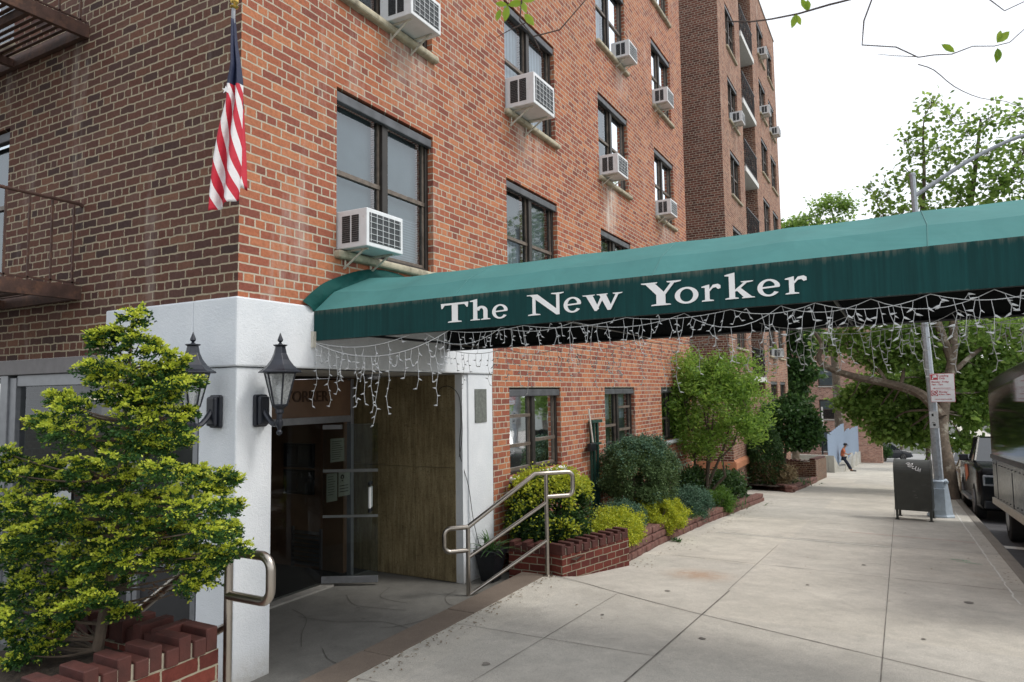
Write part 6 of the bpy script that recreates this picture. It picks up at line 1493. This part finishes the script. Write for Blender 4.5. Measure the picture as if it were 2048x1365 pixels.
# ------------------------------------------------------------ vehicles
M_paintk = plain('black_paint', (.008, .009, .011), .2, 0, var=.05, spec=.12)
M_painttan = plain('tan_paint', (.33, .27, .19), .22, .2, var=.04, spec=.7)
M_paintred = plain('red_paint', (.45, .015, .02), .2, 0, var=.04, spec=.7)
M_paintdk = plain('dark_blue_paint', (.02, .024, .035), .15, 0, var=.05, spec=.7)
M_paintw = plain('white_van_paint', (.62, .63, .64), .3, 0, var=.04)
M_carglass = plain('car_glass', (.02, .026, .03), .04, 0, var=.1, spec=1.0)
M_lens = plain('headlamp_lens', (.35, .37, .40), .15, .3, var=.2)
M_tail = plain('tail_lamp', (.35, .01, .01), .2)
M_orange = plain('orange_decal', (.60, .13, .03), .5)
def loft(mb, secs):
    n = len(secs[0]); vs = [p for s in secs for p in s]; fs = []
    for i in range(len(secs)-1):
        for k in range(n): fs.append((i*n+k, i*n+(k+1) % n, (i+1)*n+(k+1) % n, (i+1)*n+k))
    fs += [tuple(range(n)), tuple((len(secs)-1)*n+k for k in range(n))]; mb.add(vs, fs)
def section(y, w, z0, zb, wt=None, bulge=.03):     # lower body ring at station y
    wt = wt or w*.96
    return [(-w*.92, y, z0), (-w, y, z0+.12), (-w-bulge*.0, y, (z0+zb)/2), (-w*.99, y, zb-.10), (-wt*.94, y, zb), (wt*.94, y, zb), (w*.99, y, zb-.10), (w, y, (z0+zb)/2), (w, y, z0+.12), (w*.92, y, z0)]
def car(lb, loc, rz, paint, L=4.6, W=.92, H=1.45, hood=.95, kind='sedan', group='cars parked along the kerb', belt=.92, wr=.33, cat='car', name='parked_car'):
    """front faces -Y; origin on the road under the middle"""
    t = thing(name, lb, cat, loc, group, rz); k = dict(world=False); f, r = -L/2, L/2; c = .22
    if kind == 'pickup':
        st = [(f+.0, W*.90, c+.22, hood-.12), (f+.10, W*.97, c+.05, hood-.02), (f+.5, W, c, hood+.04), (f+1.55, W, c, belt+.02), (f+3.6, W, c, belt), (f+3.7, W, c, belt), (r-.05, W*.98, c+.05, belt), (r, W*.95, c+.15, belt-.03)]
        gh = [(f+1.45, W*.93, W*.92, belt, belt+.02), (f+2.15, W*.93, W*.76, belt, H-.03), (f+2.4, W*.93, W*.75, belt, H), (f+3.3, W*.93, W*.75, belt, H-.01), (f+3.62, W*.93, W*.80, belt, belt+.05)]
    else:
        suv = kind == 'suv'; yr = r-.12 if suv else r-1.0
        st = [(f, W*.80, c+.14, hood-.22), (f+.12, W*.93, c+.02, hood-.10), (f+.6, W, c-.02, hood), (f+1.25, W, c-.03, belt), (0, W, c-.03, belt), (r-.8, W, c-.02, belt+(.0 if suv else .02)), (r-.12, W*.93, c+.05, belt-(.0 if suv else .02)), (r, W*.82, c+.16, belt-.10)]
        gh = [(f+1.15, W*.90, W*.90, belt-.02, belt+.0), (f+1.95, W*.92, W*.72, belt, H-.04), (f+2.4, W*.92, W*.70, belt, H), (yr-.55, W*.92, W*.70, belt, H-.02), (yr+(.1 if suv else .45), W*.90, W*.80, belt-.01, belt+.02)]
    mb = MB(); loft(mb, [section(*s) for s in st]); mb.build('body', paint, t, smooth=True, bevel=.03, seg=3, **k)
    def ring(y, wb, wt, zb, zt, e=0): return [(-wb-e, y, zb), (-wt-e, y, zt+e), (wt+e, y, zt+e), (wb+e, y, zb)]
    mb = MB(); loft(mb, [ring(*g) for g in gh]); mb.build('windows', M_carglass, t, **k)
    # roof skin and pillars
    mb = MB(); a, b, c2 = gh[1], gh[2], gh[3]
    mb.add([(-a[2], a[0], a[4]+.006), (a[2], a[0], a[4]+.006), (b[2], b[0], b[4]+.012), (-b[2], b[0], b[4]+.012), (c2[2], c2[0], c2[4]+.010), (-c2[2], c2[0], c2[4]+.010)], [(0, 1, 2, 3), (3, 2, 4, 5)])
    for s in (-1, 1):
        for g1, g2 in ((gh[0], gh[1]), (gh[4], gh[3])): mb.tube([(s*g1[2], g1[0], g1[4]), (s*g2[2], g2[0], g2[4])], .035, 6)
        y = (gh[1][0]+gh[3][0])/2+.1; mb.tube([(s*gh[2][1]*1.0, y, belt), (s*gh[2][2], y, H-.01)], .035, 6); mb.tube([(s*gh[1][2], gh[1][0], gh[1][4]), (s*gh[3][2], gh[3][0], gh[3][4])], .03, 6)
        mb.tube([(s*gh[0][1], gh[0][0], belt), (s*gh[4][1], gh[4][0], belt)], .02, 6)
    mb.build('roof', paint, t, smooth=True, **k)
    # wheels
    for y in (f+.92 if kind != 'pickup' else f+.98, r-.95 if kind != 'pickup' else r-1.15):
        for s in (-1, 1):
            mb = MB(); ang = [(wr*math.cos(a*PI/12), wr*math.sin(a*PI/12)) for a in range(24)]
            mb.prism([(s*(W-.20), y+p[0], wr+p[1]) for p in ang], (s*.215, 0, 0)); w = mb.build('wheel', M_tyre, t, bevel=.03, **k)
            mb = MB(); mb.tube([(s*(W+.018), y+wr*.62*math.cos(a*PI/10), wr+wr*.62*math.sin(a*PI/10)) for a in range(20)], .022, 6, close=True)
            for a in range(6): mb.tube([(s*(W+.015), y, wr), (s*(W+.018), y+wr*.6*math.cos(a*PI/3), wr+wr*.6*math.sin(a*PI/3))], .026, 5)
            mb.build('rim', M_rim, w, **k)
            mb = MB(); mb.prism([(s*(W-.22), y+p[0]*1.17, wr+.02+p[1]*1.17) for p in ang if p[1] > -.08], (s*.214, 0, 0)); mb.build('wheel_arch', M_blackm, t, **k)
    # front: grille, lamps, bumper, plate
    zb = hood-.30
    mb = MB(); mb.box(-W*.5, W*.5, f-.022, f+.1, .42, hood-.20); 
    g_ = mb.build('grille', M_blackm, t, bevel=.01, **k)
    mb = MB()
    for i in range(4): mb.box(-W*.48, W*.48, f-.034, f-.02, .46+i*(hood-.72)/3.6, .49+i*(hood-.72)/3.6)
    mb.build('grille_bar', M_alu, g_, **k)
    for s in (-1, 1):
        hl = MB().box(s*W*.56, s*W*.90, f-.015, f+.20, hood-.42, hood-.17).build('headlight', M_lens, t, bevel=.03, **k)
        MB().box(s*W*.60, s*W*.86, f-.024, f-.01, hood-.37, hood-.22).build('lamp_inner', M_carglass, hl, bevel=.01, **k)
        MB().box(s*W*.70, s*W*.95, r-.14, r+.012, belt-.32, belt-.10).build('tail_light', M_tail, t, bevel=.02, **k)
        m = MB(); m.box(s*(W+.02), s*(W+.21), gh[0][0]+.42, gh[0][0]+.55, belt+.02, belt+.18); m.box(s*(W-.05), s*(W+.05), gh[0][0]+.45, gh[0][0]+.5, belt+.02, belt+.07); m.build('mirror', paint if kind != 'pickup' else M_blackm, t, bevel=.03, **k)
        m = MB()
        for dy in (gh[1][0]+.1, (gh[1][0]+gh[3][0])/2+.14): m.box(s*(W-.005), s*(W+.012), dy+.55, dy+.70, belt-.13, belt-.10)
        m.build('door_handle', M_blackm, t, **k)
    m = MB(); m.box(-W*.9, W*.9, f-.05, f+.15, .30, .48); m.build('bumper', paint if kind != 'pickup' else M_blackm, t, bevel=.03, **k)
    return t
GP = zg(18)-.14
pk = car('black pickup truck with large headlights parked behind the black van', (6.98, 18.10, zg(18.1)-.14), 0, M_paintk, L=5.7, W=1.0, H=1.92, hood=1.22, kind='pickup', belt=1.30, wr=.41, cat='pickup truck', name='pickup_truck')
mb = MB(); mb.prism([(-1.012, -.55, .95), (-1.012, .35, .75), (-1.012, .45, 1.2), (-1.012, -.3, 1.22)], (.004, 0, 0)); mb.build('orange_decal', M_orange, pk, world=False)
mb = MB(); mb.box(-1.10, -.92, -1.4, 1.1, .40, .46); mb.build('running_board', M_alu, pk, world=False)
pk.rotation_euler = (math.radians(-3.9), 0, 0)
o = car('tan sedan with a white mirror parked behind the black pickup', (6.98, 24.4, zg(24.4)-.14), math.radians(-2), M_painttan, H=1.50, hood=.98, belt=.98); o.rotation_euler[0] = math.radians(-3.9)
o = car('dark blue car with a pale windscreen further along the kerb', (7.3, 33.5, zg(33.5)-.14), math.radians(-3), M_paintdk, kind='suv', H=1.62, belt=1.0, hood=1.02); o.rotation_euler[0] = math.radians(-3.9)
car('red car crossing at the far end of the street', (9.9, 66.5, zg(66.5)-.10), math.radians(80), M_paintred, kind='suv', H=1.6, belt=1.0, group='cars at the far crossing')
car('dark car turning on the cross street seen past the brown fence', (3.0, 79, zg(79)-.08), math.radians(112), M_paintdk, kind='suv', H=1.65, belt=1.0, group='cars at the far crossing')
car('white van far away above the red car', (10.6, 80, zg(80)-.08), math.radians(86), M_paintw, L=5.2, H=2.3, kind='suv', belt=1.3, hood=1.2, group='cars at the far crossing', cat='van', name='parked_van')
# black van side nearest the camera
gv = zg(11)-.14
vt = thing('black_van', 'shiny black high-sided van at the right edge reflecting the parking sign', 'van', (7.3, 10.5, gv))
th = -.0
def vz(y, z): return z
mb = MB(); pf = [(13.95, -2.36), (13.98, -1.3), (13.86, -.05), (13.6, .10), (12.0, .22), (8.8, .38), (5.0, .62), (4.5, .4), (4.4, -1.7), (13.9, -2.38)][:9]
pf = [(y, z) for y, z in pf]+[]
mb.prism([(6.15, y, z) for y, z in pf], (2.2, 0, 0)); mb.build('body', M_paintk, vt, bevel=.05, seg=3)
mb = MB()
mb.prism([(6.135, 13.7, -.12), (6.135, 13.82, -1.42), (6.135, 4.7, -.95), (6.135, 4.9, .38)], (.012, 0, 0)); mb.build('window_band', plain('van_glass', (.012, .014, .016), .03, 0, var=.05, spec=1.0), vt)
mb = MB(); mb.prism([(6.12, 13.93, -1.42), (6.12, 13.93, -1.50), (6.12, 4.6, -1.05), (6.12, 4.6, -.95)], (.03, 0, 0)); mb.build('side_trim', M_blackm, vt)
mb = MB(); mb.prism([(6.11, 13.9, -2.30), (6.11, 13.9, -2.42), (6.11, 4.5, -1.83), (6.11, 4.5, -1.70)], (.05, 0, 0)); mb.build('skirt', M_offwhite, vt)
mb = MB()
for i in range(22): y = 13.6-i*.42; mb.lathe([(.012, 0), (.001, .006)], (6.14, y, -1.55+.05*(13.9-y)/1.0*.9-.0), 6)
for y in (12.1, 6.2):
    mb = MB(); g_ = zg(y)-.14; ang = [(.40*math.cos(a*PI/12), .40*math.sin(a*PI/12)) for a in range(24)]
    for x in (6.17, 8.1): 
        w = MB().prism([(x, y+p[0], g_+.40+p[1]) for p in ang], (.23, 0, 0)).build('wheel', M_tyre, vt, bevel=.03)
        MB().prism([(x-.008, y+p[0]*.55, g_+.40+p[1]*.55) for p in ang], (.02, 0, 0)).build('rim', M_rim, w)
mb = MB()
for i in range(20):
    y = 13.7-i*.45; zz = -1.60+.0516*(13.9-y)
    for z in (zz, zz-.68+.012*i): mb.tube([(6.128+.02, y, z), (6.138, y, z)], .012, 6)
for y in (13.2, 11.0, 8.6): mb.box(6.143, 6.149, y, y+.012, -2.25, -1.5)
mb.build('rivets', M_blackm, vt)
MB().box(6.4, 8.2, 5, 13.7, gv+.42, gv+.75).build('chassis', M_blackm, vt)

# ------------------------------------------------------------ overhanging twigs near the camera
ov = thing('overhanging_branch', 'thin zigzag twigs with few yellow-green leaves hanging against the white sky', 'branch', (4.3, -.9, 1.5))
mb = MB()
def tw(pts, r=.0045):
    r *= .62; mb.tube([Vector(p) for p in pts], [r*(1-.5*i/(len(pts)-1)) for i in range(len(pts))], 6)
tw([(4.50, -.9, 1.62), (4.43, -.94, 1.44), (4.36, -.98, 1.42), (4.26, -1.03, 1.39), (4.17, -1.08, 1.37), (4.10, -1.12, 1.36), (4.02, -1.16, 1.365)], .0075)
tw([(4.56, -.88, 1.62), (4.50, -.9, 1.44), (4.47, -.91, 1.36), (4.46, -.91, 1.27), (4.57, -.85, 1.26), (4.64, -.81, 1.22), (4.69, -.79, 1.225), (4.75, -.75, 1.23), (4.82, -.71, 1.26), (4.89, -.67, 1.26), (4.94, -.65, 1.27), (4.99, -.62, 1.32), (5.1, -.56, 1.5)], .005)
tw([(4.64, -.81, 1.222), (4.56, -.86, 1.225), (4.51, -.88, 1.235)], .003)
tw([(4.8, -.72, 1.55), (4.88, -.70, 1.43), (4.93, -.66, 1.39), (4.99, -.63, 1.42), (5.1, -.58, 1.47)], .0045)
tw(smooth([(4.66, -.3, 1.40), (4.72, -.24, 1.385), (4.80, -.14, 1.33), (4.9, -.05, 1.29), (5.0, .0, 1.27), (5.1, .05, 1.22)], 3), .004)
mb.build('twigs', M_twig, ov, smooth=True)
ov2 = thing('overhanging_branch', 'forked budding twig with green leaves hanging before the second column of windows', 'branch', (3.4, -1.5, 1.6)); mb = MB()
tw([(3.36, -1.55, 1.60), (3.36, -1.53, 1.46), (3.35, -1.53, 1.38), (3.39, -1.5, 1.32), (3.41, -1.49, 1.27)], .006)
tw([(3.39, -1.5, 1.32), (3.48, -1.46, 1.34), (3.57, -1.42, 1.45), (3.63, -1.40, 1.60)], .005)
tw([(3.37, -1.52, 1.37), (3.32, -1.56, 1.335), (3.28, -1.58, 1.31)], .004)
mb.build('twigs', M_twig, ov2, smooth=True)
V = []; F = []
def leaf(c, d, L, w=.45):
    c = Vector(c); d = Vector(d).normalized(); s = d.cross(Vector((-.4, .9, .15))).normalized()*L*w; n0 = len(V)
    nrm = d.cross(s).normalized()*L*.06
    ks = [(0, 0), (.25, .75), (.55, 1), (.8, .6), (1, 0)]
    idx = []
    for a, b in ks: V.append(tuple(c+d*L*a-s*b/2+nrm*b))
    for a, b in ks: V.append(tuple(c+d*L*a-nrm*.4))
    for a, b in ks: V.append(tuple(c+d*L*a+s*b/2+nrm*b))
    for q in (0, 5):
        for i in range(4): F.append((n0+q+i, n0+q+i+1, n0+q+5+i+1, n0+q+5+i))
for c, ds in (((4.29, -1.01, 1.40), [(.0, 0, 1), (-.4, -.2, .9)]), ((4.25, -1.04, 1.385), [(-.3, -.1, -1), (.2, .1, -.6)]), ((4.90, -.67, 1.27), [(.3, .2, 1), (.6, .3, .6)]), ((4.90, -.67, 1.25), [(.1, 0, -1), (-.1, 0, -.9)]), ((4.76, -.75, 1.235), [(-.5, -.2, .4)]),
              ((3.31, -1.55, 1.44), [(-.2, 0, -1), (.9, .4, .1), (-.9, -.4, .2)]), ((3.36, -1.53, 1.45), [(.8, .4, .2), (.3, .1, -.9)]), ((3.44, -1.50, 1.47), [(.9, .4, .2), (-.4, -.1, .6)]), ((3.60, -1.42, 1.50), [(.3, .1, -.9)]), ((3.29, -1.57, 1.42), [(-.3, -.1, -1)]), ((3.37, -1.53, 1.40), [(.4, .1, -.6)])):
    for d in ds: leaf(c, d, random.uniform(.045, .065))
M_new = leafmat('new_leaf', [(.16, .28, .02), (.22, .36, .03), (.30, .42, .05)], .5)
for par, left in ((ov, False), (ov2, True)):
    me = bpy.data.meshes.new('leaves'); b_ = origin(par); sel = [(i//15) for i in range(len(V)) if (V[i][0] < 3.9) == left]
    keep = sorted(set(sel)); mp_ = {q: j for j, q in enumerate(keep)}
    me.from_pydata([(V[q*15+i][0]-b_.x, V[q*15+i][1]-b_.y, V[q*15+i][2]-b_.z) for q in keep for i in range(15)], [], [tuple(mp_[f[0]//15]*15+i % 15 for i in f) for f in F if f[0]//15 in mp_])
    me.materials.append(M_new); me.polygons.foreach_set('use_smooth', [True]*len(me.polygons))
    o = bpy.data.objects.new('leaves', me); COL.objects.link(o); o.parent = par
# fallen leaf litter along the edges
V = []; F = []
for i in range(420):
    k = random.random()
    if k < .35: x, y = .90+abs(random.gauss(0, .10)), random.uniform(.2, 3.6)
    elif k < .75: y = random.uniform(4.9, 16); x = 1.40+abs(random.gauss(0, .12))
    elif k < .85: x, y = random.uniform(1.2, 5.4), random.uniform(-1, 14)
    else: y = random.uniform(3, 18); x = curbx(y)-abs(random.gauss(0, .08))
    a = random.uniform(0, 6.28); L = random.uniform(.008, .024); z = zs(x, y)+.008; d = (math.cos(a)*L, math.sin(a)*L); w_ = (-d[1]*.4, d[0]*.4); n0 = len(V)
    V += [(x-d[0], y-d[1], z), (x+w_[0], y+w_[1], z+.004), (x+d[0], y+d[1], z), (x-w_[0], y-w_[1], z+.003)]; F.append((n0, n0+1, n0+2, n0+3))
tag(bigmesh('leaf_litter', V, F, plain('dry_litter', (.16, .11, .06), .95, var=.6, scale=30)), 'scattered dry leaf litter along the pavement edges and planters', 'leaf litter', kind='stuff')
